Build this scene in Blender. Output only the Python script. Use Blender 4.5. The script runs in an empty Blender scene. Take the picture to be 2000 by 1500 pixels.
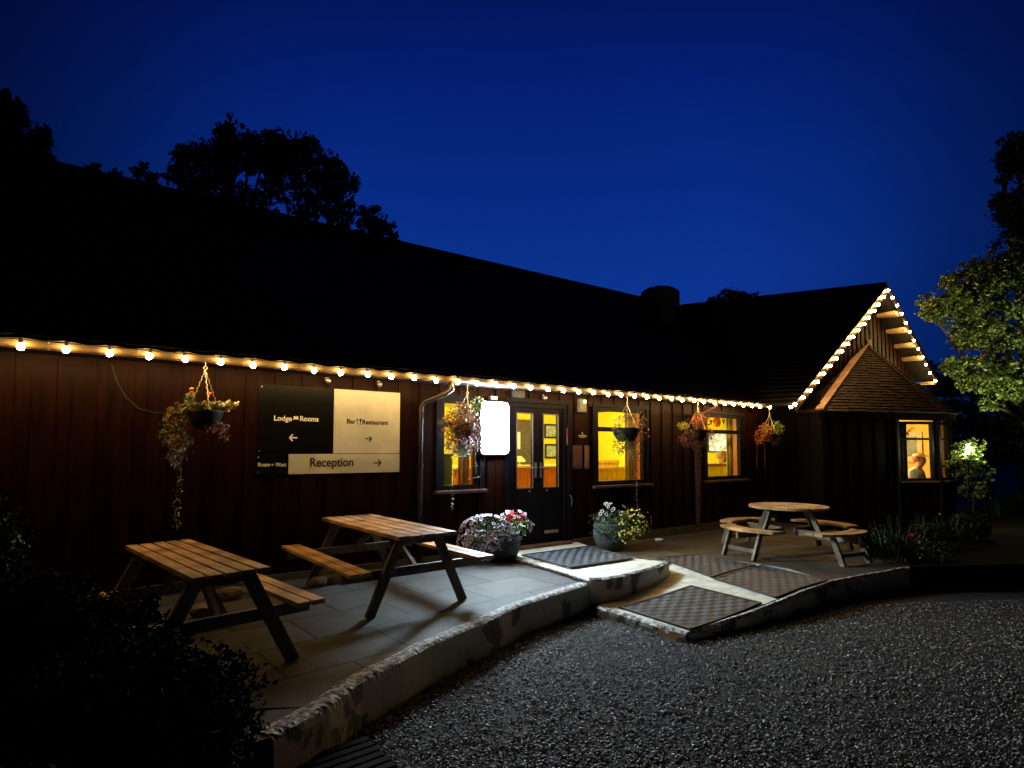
import bpy, bmesh, math, random
import numpy as np
from mathutils import Vector, Matrix
random.seed(7); RNG = np.random.default_rng(7)
scn = bpy.context.scene
COL = scn.collection
# ---------------------------------------------------------------- camera
FPX, PPY = 1100.0, 822.0
PITCH = math.atan(60 / FPX)
CAMZ = 1.4
cd = bpy.data.cameras.new('camera'); cam = bpy.data.objects.new('camera', cd); COL.objects.link(cam)
cd.sensor_width = 36; cd.lens = 36 * FPX / 2000; cd.shift_y = (PPY - 750) / 2000
cd.clip_start = 0.05; cd.clip_end = 2000
cam.location = (0, 0, CAMZ); cam.rotation_euler = (math.pi / 2 + PITCH, 0, 0)
scn.camera = cam
# ---------------------------------------------------------------- world: last blue of dusk
w = bpy.data.worlds.new('World'); scn.world = w; w.use_nodes = True
nt = w.node_tree; nt.nodes.clear()
wo = nt.nodes.new('ShaderNodeOutputWorld'); bg = nt.nodes.new('ShaderNodeBackground')
tc = nt.nodes.new('ShaderNodeTexCoord'); sx = nt.nodes.new('ShaderNodeSeparateXYZ')
cr = nt.nodes.new('ShaderNodeValToRGB')
nt.links.new(tc.outputs['Generated'], sx.inputs[0]); nt.links.new(sx.outputs['Z'], cr.inputs[0])
e = cr.color_ramp.elements
e[0].position = 0.0; e[0].color = (0.0040, 0.035, 0.265, 1)
e[1].position = 0.95; e[1].color = (0.0003, 0.002, 0.02, 1)
for p_, c_ in ((0.28, (0.0036, 0.033, 0.270, 1)), (0.40, (0.0022, 0.0245, 0.228, 1)), (0.55, (0.0013, 0.014, 0.170, 1)), (0.68, (0.0006, 0.006, 0.08, 1))):
    q = e.new(p_); q.color = c_
# the last glow of dusk lies low behind the lodge: the sky darkens away from that bearing
dp = nt.nodes.new('ShaderNodeVectorMath'); dp.operation = 'DOT_PRODUCT'; dp.inputs[1].default_value = (0.03, 0.94, 0.34)
nt.links.new(tc.outputs['Generated'], dp.inputs[0])
mr = nt.nodes.new('ShaderNodeValToRGB'); q = mr.color_ramp.elements
q[0].position = .50; q[0].color = (.012, .012, .012, 1); q[1].position = .95; q[1].color = (1, 1, 1, 1)
for p_, c_ in ((.70, .14), (.77, .30), (.82, .46), (.89, .80)): t_ = q.new(p_); t_.color = (c_, c_, c_, 1)
nt.links.new(dp.outputs['Value'], mr.inputs[0])
ml = nt.nodes.new('ShaderNodeVectorMath'); ml.operation = 'SCALE'
nt.links.new(cr.outputs[0], ml.inputs[0]); nt.links.new(mr.outputs[0], ml.inputs['Scale'])
nt.links.new(ml.outputs[0], bg.inputs[0]); bg.inputs[1].default_value = 1.0
nt.links.new(bg.outputs[0], wo.inputs[0])
scn.view_settings.view_transform = 'Standard'; scn.view_settings.look = 'None'
scn.view_settings.exposure = 0; scn.view_settings.gamma = 1
BULB_E, BOX_E, ROOM_W, LAMP_W = 225.0, 320.0, 115.0, 20.0

# ---------------------------------------------------------------- frames
CP, SP = math.cos(PITCH), math.sin(PITCH)
def ray(x, y):
    a = (x - 1000) / FPX; b = (PPY - y) / FPX
    return Vector((a, CP - SP * b, SP + CP * b))
CAM = Vector((0, 0, CAMZ))
def atz(x, y, z):
    r = ray(x, y); return CAM + r * ((z - CAMZ) / r.z)
def atd(x, y, Y):
    r = ray(x, y); return CAM + r * (Y / r.y)
P0 = Vector((0.45736, 8.33616, 0)); D = Vector((0.816855, 0.576843, 0)); N = Vector((0.576843, -0.816855, 0))
TH = math.atan2(D.y, D.x)
def wp(x, y, o=0):
    r = ray(x, y); k = (P0 + N * o - CAM).dot(N) / r.dot(N); P = CAM + r * k
    return (P - P0).dot(D), P.z
def Wd(t, o, z): return P0 + D * t + N * o + Vector((0, 0, z))
def to_t(P): return ((P - P0).dot(D), (P - P0).dot(N), P.z)

# ---------------------------------------------------------------- materials
MATS = {}
def mat(name, col, rough=0.6, var=0.25, scale=6.0, bump=0.0, bscale=40.0, metal=0.0, col2=None, stretch=(1, 1, 1), spec=0.5, coat=0.0):
    if name in MATS: return MATS[name]
    m = bpy.data.materials.new(name); m.use_nodes = True; MATS[name] = m
    nt = m.node_tree; b = nt.nodes['Principled BSDF']
    tc = nt.nodes.new('ShaderNodeTexCoord'); mp = nt.nodes.new('ShaderNodeMapping'); mp.inputs['Scale'].default_value = stretch
    nt.links.new(tc.outputs['Object'], mp.inputs[0])
    nz = nt.nodes.new('ShaderNodeTexNoise'); nz.inputs['Scale'].default_value = scale; nz.inputs['Detail'].default_value = 6; nz.inputs['Roughness'].default_value = 0.65
    nt.links.new(mp.outputs[0], nz.inputs[0])
    r = nt.nodes.new('ShaderNodeValToRGB'); r.color_ramp.elements[0].position = 0.3; r.color_ramp.elements[1].position = 0.7
    c2 = col2 or tuple(min(1, c * (1 + var)) for c in col)
    c1 = tuple(c * (1 - var) for c in col) if not col2 else col
    r.color_ramp.elements[0].color = (*c1, 1); r.color_ramp.elements[1].color = (*c2, 1)
    nt.links.new(nz.outputs[0], r.inputs[0]); nt.links.new(r.outputs[0], b.inputs['Base Color'])
    b.inputs['Roughness'].default_value = rough; b.inputs['Metallic'].default_value = metal
    b.inputs['Specular IOR Level'].default_value = spec
    if coat: b.inputs['Coat Weight'].default_value = coat; b.inputs['Coat Roughness'].default_value = 0.15
    if bump:
        n2 = nt.nodes.new('ShaderNodeTexNoise'); n2.inputs['Scale'].default_value = bscale; n2.inputs['Detail'].default_value = 5
        nt.links.new(mp.outputs[0], n2.inputs[0])
        bp = nt.nodes.new('ShaderNodeBump'); bp.inputs['Strength'].default_value = bump; bp.inputs['Distance'].default_value = 0.01
        nt.links.new(n2.outputs[0], bp.inputs['Height']); nt.links.new(bp.outputs[0], b.inputs['Normal'])
    return m
def emis(name, col, s):
    m = bpy.data.materials.new(name); m.use_nodes = True; b = m.node_tree.nodes['Principled BSDF']
    b.inputs['Base Color'].default_value = (0.6, 0.6, 0.6, 1)
    b.inputs['Emission Color'].default_value = (*col, 1); b.inputs['Emission Strength'].default_value = s
    MATS[name] = m; return m
def glassmat():
    m = bpy.data.materials.new('pane_glass'); m.use_nodes = True; nt = m.node_tree; nt.nodes.clear()
    o = nt.nodes.new('ShaderNodeOutputMaterial'); mx = nt.nodes.new('ShaderNodeMixShader')
    tr = nt.nodes.new('ShaderNodeBsdfTransparent'); gl = nt.nodes.new('ShaderNodeBsdfGlossy'); fr = nt.nodes.new('ShaderNodeLayerWeight')
    tr.inputs[0].default_value = (0.93, 0.95, 0.93, 1); gl.inputs['Roughness'].default_value = 0.02; fr.inputs[0].default_value = .5
    nz = nt.nodes.new('ShaderNodeTexNoise'); nz.inputs['Scale'].default_value = 3; bp = nt.nodes.new('ShaderNodeBump'); bp.inputs['Strength'].default_value = .05
    nt.links.new(nz.outputs[0], bp.inputs['Height']); nt.links.new(bp.outputs[0], gl.inputs['Normal'])
    pw = nt.nodes.new('ShaderNodeMath'); pw.operation = 'POWER'; pw.inputs[1].default_value = 5; ma = nt.nodes.new('ShaderNodeMath'); ma.operation = 'MULTIPLY_ADD'; ma.inputs[1].default_value = .8; ma.inputs[2].default_value = .045
    nt.links.new(fr.outputs['Facing'], pw.inputs[0]); nt.links.new(pw.outputs[0], ma.inputs[0]); nt.links.new(ma.outputs[0], mx.inputs[0]); nt.links.new(tr.outputs[0], mx.inputs[1]); nt.links.new(gl.outputs[0], mx.inputs[2]); nt.links.new(mx.outputs[0], o.inputs[0])
    return m
GLASS = glassmat()
def wood(name, a, b_, axis=0, rough=0.6):
    """long-grained timber, grain along the given local axis"""
    st = [14, 14, 14]; st[axis] = 0.6
    m = mat(name, a, rough, scale=5.0, col2=b_, stretch=tuple(st), bump=0.35, bscale=7)
    nt = m.node_tree; b = nt.nodes['Principled BSDF']
    # knots and weather blotches
    tc = nt.nodes.new('ShaderNodeTexCoord'); v = nt.nodes.new('ShaderNodeTexNoise'); v.inputs['Scale'].default_value = 3.2; v.inputs['Detail'].default_value = 4
    nt.links.new(tc.outputs['Object'], v.inputs[0]); r = nt.nodes.new('ShaderNodeValToRGB')
    r.color_ramp.elements[0].position = .38; r.color_ramp.elements[0].color = (.34, .32, .31, 1); r.color_ramp.elements[1].position = .60; r.color_ramp.elements[1].color = (1, 1, 1, 1)
    vo = nt.nodes.new('ShaderNodeTexVoronoi'); vo.inputs['Scale'].default_value = 3.1
    mp2 = nt.nodes.new('ShaderNodeMapping'); s2 = [3, 3, 3]; s2[axis] = 1.3; mp2.inputs['Scale'].default_value = s2
    nt.links.new(tc.outputs['Object'], mp2.inputs[0]); nt.links.new(mp2.outputs[0], vo.inputs[0])
    r2 = nt.nodes.new('ShaderNodeValToRGB'); r2.color_ramp.elements[0].position = .035; r2.color_ramp.elements[0].color = (.12, .08, .05, 1); r2.color_ramp.elements[1].position = .13; r2.color_ramp.elements[1].color = (1, 1, 1, 1)
    nt.links.new(vo.outputs['Distance'], r2.inputs[0]); nt.links.new(v.outputs[0], r.inputs[0])
    m1 = nt.nodes.new('ShaderNodeMix'); m1.data_type = 'RGBA'; m1.blend_type = 'MULTIPLY'; m1.inputs[0].default_value = 1
    m2 = nt.nodes.new('ShaderNodeMix'); m2.data_type = 'RGBA'; m2.blend_type = 'MULTIPLY'; m2.inputs[0].default_value = 1
    src = b.inputs['Base Color'].links[0].from_socket
    nt.links.new(src, m1.inputs[6]); nt.links.new(r.outputs[0], m1.inputs[7]); nt.links.new(m1.outputs[2], m2.inputs[6]); nt.links.new(r2.outputs[0], m2.inputs[7])
    nt.links.new(m2.outputs[2], b.inputs['Base Color'])
    return m
CLAD = mat('cladding_stain', (0.0036, 0.0009, 0.0007), 0.5, scale=3, col2=(0.020, 0.0042, 0.0018), stretch=(6, 6, .5), bump=.3, bscale=9, spec=.08)
DARKW = mat('dark_painted_wood', (0.0035, 0.003, 0.006), 0.55, bump=.15, spec=.12)
FRAME = mat('window_paint', (0.006, 0.0035, 0.0035), 0.55, bump=.1, spec=.12)
SILLM = mat('sill_timber', (0.10, 0.045, 0.035), 0.5, bump=.2)
GUT = mat('gutter_plastic', (0.085, 0.058, 0.028), 0.28, var=.3)
FASC = mat('fascia_wood', (0.014, 0.0045, 0.002), 0.5, bump=.2)
SLATE = mat('roof_slate', (0.008, 0.008, 0.009), 0.75, scale=8, var=.6, bump=.6, bscale=14, spec=.2)
def brickify(m, sx_, sy_, c1, c2, mc, mortar=.02, ms=.2, coord='Object', rot=(0, 0, 0), dist=.01, stre=.7, off=.5):
    nt = m.node_tree; b = nt.nodes['Principled BSDF']
    tc = nt.nodes.new('ShaderNodeTexCoord'); mp = nt.nodes.new('ShaderNodeMapping'); mp.inputs['Rotation'].default_value = rot
    nt.links.new(tc.outputs[coord], mp.inputs[0])
    br = nt.nodes.new('ShaderNodeTexBrick'); br.inputs['Color1'].default_value = (*c1, 1); br.inputs['Color2'].default_value = (*c2, 1); br.inputs['Mortar'].default_value = (*mc, 1)
    br.inputs['Scale'].default_value = 1; br.inputs['Brick Width'].default_value = sx_; br.inputs['Row Height'].default_value = sy_; br.inputs['Mortar Size'].default_value = mortar; br.inputs['Mortar Smooth'].default_value = ms
    br.offset = off
    nt.links.new(mp.outputs[0], br.inputs[0])
    nz = nt.nodes.new('ShaderNodeTexNoise'); nz.inputs['Scale'].default_value = 5; nz.inputs['Detail'].default_value = 9; nz.inputs['Roughness'].default_value = .7
    nt.links.new(tc.outputs[coord], nz.inputs[0])
    r = nt.nodes.new('ShaderNodeValToRGB'); r.color_ramp.elements[0].position = .3; r.color_ramp.elements[0].color = (.5, .5, .5, 1); r.color_ramp.elements[1].position = .7; r.color_ramp.elements[1].color = (1.25, 1.25, 1.25, 1)
    nt.links.new(nz.outputs[0], r.inputs[0])
    mx = nt.nodes.new('ShaderNodeMix'); mx.data_type = 'RGBA'; mx.blend_type = 'MULTIPLY'; mx.inputs[0].default_value = 1
    nt.links.new(br.outputs[0], mx.inputs[6]); nt.links.new(r.outputs[0], mx.inputs[7]); nt.links.new(mx.outputs[2], b.inputs['Base Color'])
    n3 = nt.nodes.new('ShaderNodeTexNoise'); n3.inputs['Scale'].default_value = 90; n3.inputs['Detail'].default_value = 4; nt.links.new(tc.outputs[coord], n3.inputs[0])
    a = nt.nodes.new('ShaderNodeMath'); a.operation = 'MULTIPLY_ADD'; a.inputs[1].default_value = .22
    inv = nt.nodes.new('ShaderNodeMath'); inv.operation = 'SUBTRACT'; inv.inputs[0].default_value = 1
    nt.links.new(br.outputs['Fac'], inv.inputs[1]); nt.links.new(n3.outputs[0], a.inputs[0]); nt.links.new(inv.outputs[0], a.inputs[2])
    bp = nt.nodes.new('ShaderNodeBump'); bp.inputs['Strength'].default_value = stre; bp.inputs['Distance'].default_value = dist
    nt.links.new(a.outputs[0], bp.inputs['Height']); nt.links.new(bp.outputs[0], b.inputs['Normal'])
PAVE = mat('paving_slabs', (.2, .2, .2), .75)
SLAB_ANG = math.radians(41)
brickify(PAVE, .86, .60, (.042, .039, .037), (.076, .072, .070), (.006, .005, .005), .014, .12, rot=(0, 0, -SLAB_ANG), dist=.02, stre=1.0)
PAVE2 = mat('paving_slabs_worn', (.2, .2, .2), .75)
brickify(PAVE2, .9, .62, (.045, .034, .025), (.075, .058, .042), (.008, .006, .005), .012, .2, rot=(0, 0, -TH), dist=.006)
CONC = mat('smooth_concrete', (0.36, 0.35, 0.31), 0.7, scale=2.5, var=.3, bump=.25, bscale=60)
brickify(CONC, .75, .9, (.48, .47, .42), (.56, .54, .47), (.25, .24, .2), .006, .5, rot=(0, 0, -TH), dist=.003)
EDGE = mat('broken_kerb_edge', (0.12, 0.115, 0.11), .8, scale=24, col2=(.62, .61, .59), bump=.9, bscale=55)
for e__ in ((0, .46), (1, .60)): [n for n in EDGE.node_tree.nodes if n.type == 'VALTORGB'][0].color_ramp.elements[e__[0]].position = e__[1]
GRAVB = mat('gravel_bed', (0.009, 0.009, 0.010), .9, scale=60, var=.6, bump=1.0, bscale=120)
def kerbmat():
    m = mat('peeling_cream_paint', (.5, .45, .33), .7, bump=.5, bscale=22); nt = m.node_tree; b = nt.nodes['Principled BSDF']
    tc = nt.nodes.new('ShaderNodeTexCoord'); n1 = nt.nodes.new('ShaderNodeTexNoise'); n1.inputs['Scale'].default_value = 2.9; n1.inputs['Detail'].default_value = 8; n1.inputs['Roughness'].default_value = .5
    nt.links.new(tc.outputs['Object'], n1.inputs[0])
    r = nt.nodes.new('ShaderNodeValToRGB'); r.color_ramp.interpolation = 'LINEAR'
    el = r.color_ramp.elements; el[0].position = .448; el[0].color = (.16, .15, .135, 1); el[1].position = .458; el[1].color = (.50, .455, .36, 1)
    q = el.new(.36); q.color = (.10, .095, .085, 1); q = el.new(.62); q.color = (.58, .53, .42, 1)
    nt.links.new(n1.outputs[0], r.inputs[0]); nt.links.new(r.outputs[0], b.inputs['Base Color'])
    # dirt streaks
    return m
KERB = kerbmat()
def rubber():
    m = mat('rubber_mat', (.02, .02, .02), .5); nt = m.node_tree; b = nt.nodes['Principled BSDF']
    tc = nt.nodes.new('ShaderNodeTexCoord'); ck = nt.nodes.new('ShaderNodeTexChecker'); ck.inputs['Scale'].default_value = 1
    nt.links.new(tc.outputs['UV'], ck.inputs[0]); ck.inputs['Color1'].default_value = (.005, .0065, .009, 1); ck.inputs['Color2'].default_value = (.060, .085, .115, 1)
    nz = nt.nodes.new('ShaderNodeTexNoise'); nz.inputs['Scale'].default_value = 4; nz.inputs['Detail'].default_value = 5; nt.links.new(tc.outputs['Object'], nz.inputs[0])
    rr = nt.nodes.new('ShaderNodeValToRGB'); rr.color_ramp.elements[0].position = .3; rr.color_ramp.elements[0].color = (.55, .55, .55, 1); rr.color_ramp.elements[1].position = .7; rr.color_ramp.elements[1].color = (1.3, 1.3, 1.3, 1)
    nt.links.new(nz.outputs[0], rr.inputs[0]); mx = nt.nodes.new('ShaderNodeMix'); mx.data_type = 'RGBA'; mx.blend_type = 'MULTIPLY'; mx.inputs[0].default_value = 1
    nt.links.new(ck.outputs[0], mx.inputs[6]); nt.links.new(rr.outputs[0], mx.inputs[7]); nt.links.new(mx.outputs[2], b.inputs['Base Color'])
    w1 = nt.nodes.new('ShaderNodeTexWave'); w1.inputs['Scale'].default_value = 3.0; w1.inputs['Distortion'].default_value = 0; nt.links.new(tc.outputs['UV'], w1.inputs[0])
    ad = nt.nodes.new('ShaderNodeMath'); ad.operation = 'MULTIPLY_ADD'; ad.inputs[1].default_value = .4
    nt.links.new(w1.outputs[1], ad.inputs[0]); nt.links.new(ck.outputs[1], ad.inputs[2])
    bp = nt.nodes.new('ShaderNodeBump'); bp.inputs['Strength'].default_value = .6; bp.inputs['Distance'].default_value = .006
    nt.links.new(ad.outputs[0], bp.inputs['Height']); nt.links.new(bp.outputs[0], b.inputs['Normal'])
    return m
RUB = rubber()
RUBE = mat('mat_rubber_border', (.035, .03, .028), .6, bump=.3)
TIM = wood('picnic_timber', (0.40, 0.20, 0.075), (0.80, 0.48, 0.22), 0)
TIMG = wood('weathered_timber', (0.12, 0.095, 0.07), (0.26, 0.21, 0.155), 2)
BLACKM = mat('black_plastic', (0.006, 0.006, 0.007), .6, spec=.2)
METAL = mat('steel', (0.45, 0.44, 0.42), .35, metal=.9, var=.15)
CHAINM = mat('chain_metal', (0.55, 0.48, 0.36), .4, metal=.3, var=.2)
LEAFD = mat('leaf_dark', (0.02, 0.045, 0.012), .55, scale=.8, var=.6)
LEAFM = mat('leaf_mid', (0.06, 0.12, 0.025), .5, scale=.8, var=.5)
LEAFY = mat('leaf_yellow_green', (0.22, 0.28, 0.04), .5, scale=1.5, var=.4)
LEAFR = mat('leaf_russet', (0.22, 0.09, 0.045), .55, scale=2, var=.5)
LEAFG = mat('leaf_grey_green', (0.16, 0.22, 0.17), .6, scale=2, var=.4)
STEM = mat('stem_brown', (0.12, 0.07, 0.035), .7)
BARK = mat('bark', (0.06, 0.045, 0.03), .85, scale=9, var=.5, bump=.8)
FWHITE = mat('petal_white', (.75, .72, .74), .5, var=.1)
FPURP = mat('petal_purple', (.10, .04, .30), .5, var=.4)
FDARK = mat('petal_dark_plum', (.035, .008, .035), .5, var=.4)
FRED = mat('petal_red', (.75, .02, .03), .5, var=.3)
FPINK = mat('petal_magenta', (.45, .05, .22), .5, var=.3)
FORNG = mat('petal_orange', (.75, .16, .03), .5, var=.3)
FYEL = mat('petal_yellow', (.75, .62, .06), .5, var=.2)
FCREAM = mat('petal_cream', (.75, .68, .50), .5, var=.2)
FBLUE = mat('petal_blue', (.08, .12, .60), .5, var=.3)
YWALL = mat('yellow_wall_paint', (0.80, 0.66, 0.02), .85, scale=1.5, var=.1)
OWALL = mat('ochre_wall_paint', (0.82, 0.58, 0.10), .85, scale=1.5, var=.1)
CEILM = mat('ceiling_paint', (0.80, 0.72, 0.05), .9, var=.06)
PINE = mat('varnished_pine', (0.42, 0.10, 0.018), .35, scale=5, col2=(.62, .17, .03), stretch=(8, 8, .6), bump=.1)
DARKPINE = mat('dark_varnished_wood', (0.12, 0.035, 0.012), .35, scale=5, col2=(.22, .07, .025), stretch=(8, 8, .8))
CURT = mat('curtain_cloth', (0.50, 0.36, 0.18), .85, scale=2, var=.3, stretch=(14, 14, .5))
CURTG = mat('curtain_green_gold', (0.30, 0.27, 0.06), .85, scale=4, col2=(.55, .42, .12), stretch=(12, 12, 1.5))
CURTW = mat('curtain_pale', (0.34, 0.36, 0.36), .85, var=.25, stretch=(14, 14, .4))
SKIN = mat('skin', (0.55, 0.26, 0.16), .55, var=.08)
PAPER = mat('white_paper', (.75, .74, .70), .7, var=.08)

# ---------------------------------------------------------------- object helpers
def tag(o, label=None, cat=None, group=None, kind=None):
    if label: o['label'] = label
    if cat: o['category'] = cat
    if group: o['group'] = group
    if kind: o['kind'] = kind
    return o
def empty(name, loc=(0, 0, 0), rz=0, label=None, cat=None, group=None):
    o = bpy.data.objects.new(name, None); COL.objects.link(o); o.location = loc; o.rotation_euler = (0, 0, rz); o.empty_display_size = .1
    return tag(o, label, cat, group)
class MB:
    def __init__(s): s.v = []; s.f = []; s.m = []; s.uv = None
    def add(s, vs, fs, mi=0):
        b = len(s.v); s.v += [tuple(v) for v in vs]
        for f in fs: s.f.append(tuple(b + i for i in f)); s.m.append(mi)
        return s
    def box(s, x0, x1, y0, y1, z0, z1, mi=0):
        if x0 > x1: x0, x1 = x1, x0
        if y0 > y1: y0, y1 = y1, y0
        if z0 > z1: z0, z1 = z1, z0
        v = [(x, y, z) for z in (z0, z1) for y in (y0, y1) for x in (x0, x1)]
        return s.add(v, [(0, 2, 3, 1), (4, 5, 7, 6), (0, 1, 5, 4), (2, 6, 7, 3), (0, 4, 6, 2), (1, 3, 7, 5)], mi)
    def beam(s, a, b, w_, h_, up=(0, 0, 1), mi=0):
        a = Vector(a); b = Vector(b); d = (b - a).normalized(); u = Vector(up); r = d.cross(u)
        if r.length < 1e-4: r = d.cross(Vector((1, 0, 0)))
        r.normalize(); u = r.cross(d)
        v = []
        for p in (a, b):
            for i, j in ((-1, -1), (1, -1), (1, 1), (-1, 1)): v.append(p + r * (i * w_ / 2) + u * (j * h_ / 2))
        return s.add(v, [(0, 1, 2, 3), (7, 6, 5, 4), (0, 4, 5, 1), (1, 5, 6, 2), (2, 6, 7, 3), (3, 7, 4, 0)], mi)
    def tube(s, pts, r, n=8, mi=0, cap=True):
        pts = [Vector(p) for p in pts]; rs = r if isinstance(r, (list, tuple)) else [r] * len(pts)
        rings = []
        for i, p in enumerate(pts):
            d = (pts[min(i + 1, len(pts) - 1)] - pts[max(i - 1, 0)]).normalized()
            x = d.cross(Vector((0, 0, 1)))
            if x.length < 1e-3: x = Vector((1, 0, 0))
            x.normalize(); y = d.cross(x)
            rings.append([p + (x * math.cos(2 * math.pi * k / n) + y * math.sin(2 * math.pi * k / n)) * rs[i] for k in range(n)])
        v = [q for R in rings for q in R]; f = []
        for i in range(len(pts) - 1):
            for k in range(n): f.append((i * n + k, (i + 1) * n + k, (i + 1) * n + (k + 1) % n, i * n + (k + 1) % n))
        if cap: f.append(tuple(range(n))); f.append(tuple(reversed(range((len(pts) - 1) * n, len(pts) * n))))
        return s.add(v, f, mi)
    def lathe(s, c, prof, n=24, mi=0):
        v = []; f = []
        for r, z in prof:
            for k in range(n): v.append((c[0] + r * math.cos(2 * math.pi * k / n), c[1] + r * math.sin(2 * math.pi * k / n), c[2] + z))
        for i in range(len(prof) - 1):
            for k in range(n): f.append((i * n + k, i * n + (k + 1) % n, (i + 1) * n + (k + 1) % n, (i + 1) * n + k))
        f.append(tuple(reversed(range(n)))); f.append(tuple(range((len(prof) - 1) * n, len(prof) * n)))
        return s.add(v, f, mi)
    def prism(s, poly, z0, z1, mi=0):
        n = len(poly); z0 = z0 if isinstance(z0, (list, tuple)) else [z0] * n; z1 = z1 if isinstance(z1, (list, tuple)) else [z1] * n
        v = [(p[0], p[1], z0[i]) for i, p in enumerate(poly)] + [(p[0], p[1], z1[i]) for i, p in enumerate(poly)]
        f = [tuple(reversed(range(n))), tuple(range(n, 2 * n))] + [(i, (i + 1) % n, n + (i + 1) % n, n + i) for i in range(n)]
        return s.add(v, f, mi)
    def ball(s, c, r, mi=0, n=10, m=7, sc=(1, 1, 1)):
        v = []; f = []
        for j in range(m + 1):
            a = math.pi * j / m
            for k in range(n): v.append((c[0] + r * sc[0] * math.sin(a) * math.cos(2 * math.pi * k / n), c[1] + r * sc[1] * math.sin(a) * math.sin(2 * math.pi * k / n), c[2] + r * sc[2] * math.cos(a)))
        for j in range(m):
            for k in range(n): f.append((j * n + k, (j + 1) * n + k, (j + 1) * n + (k + 1) % n, j * n + (k + 1) % n))
        return s.add(v, f, mi)
    def build(s, name, mats, parent=None, smooth=False, bevel=0.0, loc=None):
        me = bpy.data.meshes.new(name); me.from_pydata(s.v, [], s.f); 
        if not isinstance(mats, (list, tuple)): mats = [mats]
        for m_ in mats: me.materials.append(m_)
        me.polygons.foreach_set('material_index', s.m)
        if smooth: me.polygons.foreach_set('use_smooth', [True] * len(s.f))
        me.update()
        bm = bmesh.new(); bm.from_mesh(me); bmesh.ops.recalc_face_normals(bm, faces=bm.faces); bm.to_mesh(me); bm.free()
        o = bpy.data.objects.new(name, me); COL.objects.link(o)
        if parent: o.parent = parent
        if loc: o.location = loc
        if bevel:
            b = o.modifiers.new('bevel', 'BEVEL'); b.width = bevel; b.segments = 2; b.limit_method = 'ANGLE'
        return o
def npmesh(name, V, F, mats, midx=None, parent=None):
    me = bpy.data.meshes.new(name); nv = len(V); nf, k = F.shape
    me.vertices.add(nv); me.vertices.foreach_set('co', V.astype(np.float32).ravel())
    me.loops.add(nf * k); me.loops.foreach_set('vertex_index', F.astype(np.int32).ravel())
    me.polygons.add(nf); me.polygons.foreach_set('loop_start', np.arange(0, nf * k, k, dtype=np.int32)); me.polygons.foreach_set('loop_total', np.full(nf, k, dtype=np.int32))
    for m_ in mats: me.materials.append(m_)
    if midx is not None: me.polygons.foreach_set('material_index', midx.astype(np.int32))
    me.update(calc_edges=True); me.validate()
    o = bpy.data.objects.new(name, me); COL.objects.link(o)
    if parent: o.parent = parent
    return o
def randdirs(n):
    d = RNG.normal(size=(n, 3)); return d / np.linalg.norm(d, axis=1, keepdims=True)
def leaves(name, P, S, mats, midx, parent=None, asp=.55, face=None, down=0.0):
    """many small folded leaves, each its own pair of faces"""
    n = len(P); a = randdirs(n); a[:, 2] -= down; a /= np.linalg.norm(a, axis=1, keepdims=True)
    b = randdirs(n); b -= (a * b).sum(1, keepdims=True) * a; b /= np.linalg.norm(b, axis=1, keepdims=True)
    c = np.cross(a, b); S = S[:, None]
    v0 = P - a * S * .5; v2 = P + a * S * .5; v1 = P + b * S * asp * .5 + c * S * .12; v3 = P - b * S * asp * .5 + c * S * .12
    V = np.stack([v0, v1, v2, v3], 1).reshape(-1, 3); i = np.arange(n) * 4
    F = np.stack([np.stack([i, i + 1, i + 2], 1), np.stack([i, i + 2, i + 3], 1)], 1).reshape(-1, 3)
    return npmesh(name, V, F, mats, np.repeat(midx, 2), parent)
def flowers(name, P, Nn, R, mats, mi_in, mi_out, parent=None, inner=.62):
    """trumpet flowers: a centre and a scalloped rim"""
    n = len(P); K = 8; a = Nn / np.linalg.norm(Nn, axis=1, keepdims=True)
    b = randdirs(n); b -= (a * b).sum(1, keepdims=True) * a; b /= np.linalg.norm(b, axis=1, keepdims=True); c = np.cross(a, b)
    V = np.zeros((n, 1 + 2 * K, 3)); V[:, 0] = P - a * R[:, None] * .35
    for k in range(K):
        an = 2 * math.pi * k / K; rr = 1.0 if k % 2 else .82
        V[:, 1 + k] = P + (b * math.cos(an) + c * math.sin(an)) * (R * inner)[:, None]
        V[:, 1 + K + k] = P + (b * math.cos(an) + c * math.sin(an)) * (R * rr)[:, None] + a * (R * RNG.uniform(-.1, .15, n))[:, None]
    fs = []; ms = []
    base = np.arange(n) * (1 + 2 * K)
    for k in range(K):
        k2 = (k + 1) % K
        fs.append(np.stack([base, base + 1 + k, base + 1 + k2], 1)); ms.append(mi_in)
        fs.append(np.stack([base + 1 + k, base + 1 + K + k, base + 1 + K + k2], 1)); ms.append(mi_out)
        fs.append(np.stack([base + 1 + k, base + 1 + K + k2, base + 1 + k2], 1)); ms.append(mi_out)
    return npmesh(name, V.reshape(-1, 3), np.concatenate(fs), mats, np.concatenate(ms), parent)
def blooms(P, Nn, R, mats, mi_in, mi_out, parent, inner=.62):
    """one part per bloom; past 100 the smallest/farthest go into one 'stuff' part"""
    mi_in = np.asarray(mi_in); mi_out = np.asarray(mi_out); n = len(P); order = np.argsort(P[:, 1])
    for k in order[:100]:
        sl = slice(k, k + 1)
        o = flowers('bloom', np.zeros((1, 3)), Nn[sl], R[sl], [mats[int(mi_in[k])], mats[int(mi_out[k])]], np.zeros(1, int), np.ones(1, int), parent, inner); o.location = P[k]
    if n > 100:
        q = order[100:]; o = flowers('blooms', P[q], Nn[q], R[q], mats, mi_in[q], mi_out[q], parent, inner); o['kind'] = 'stuff'
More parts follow.
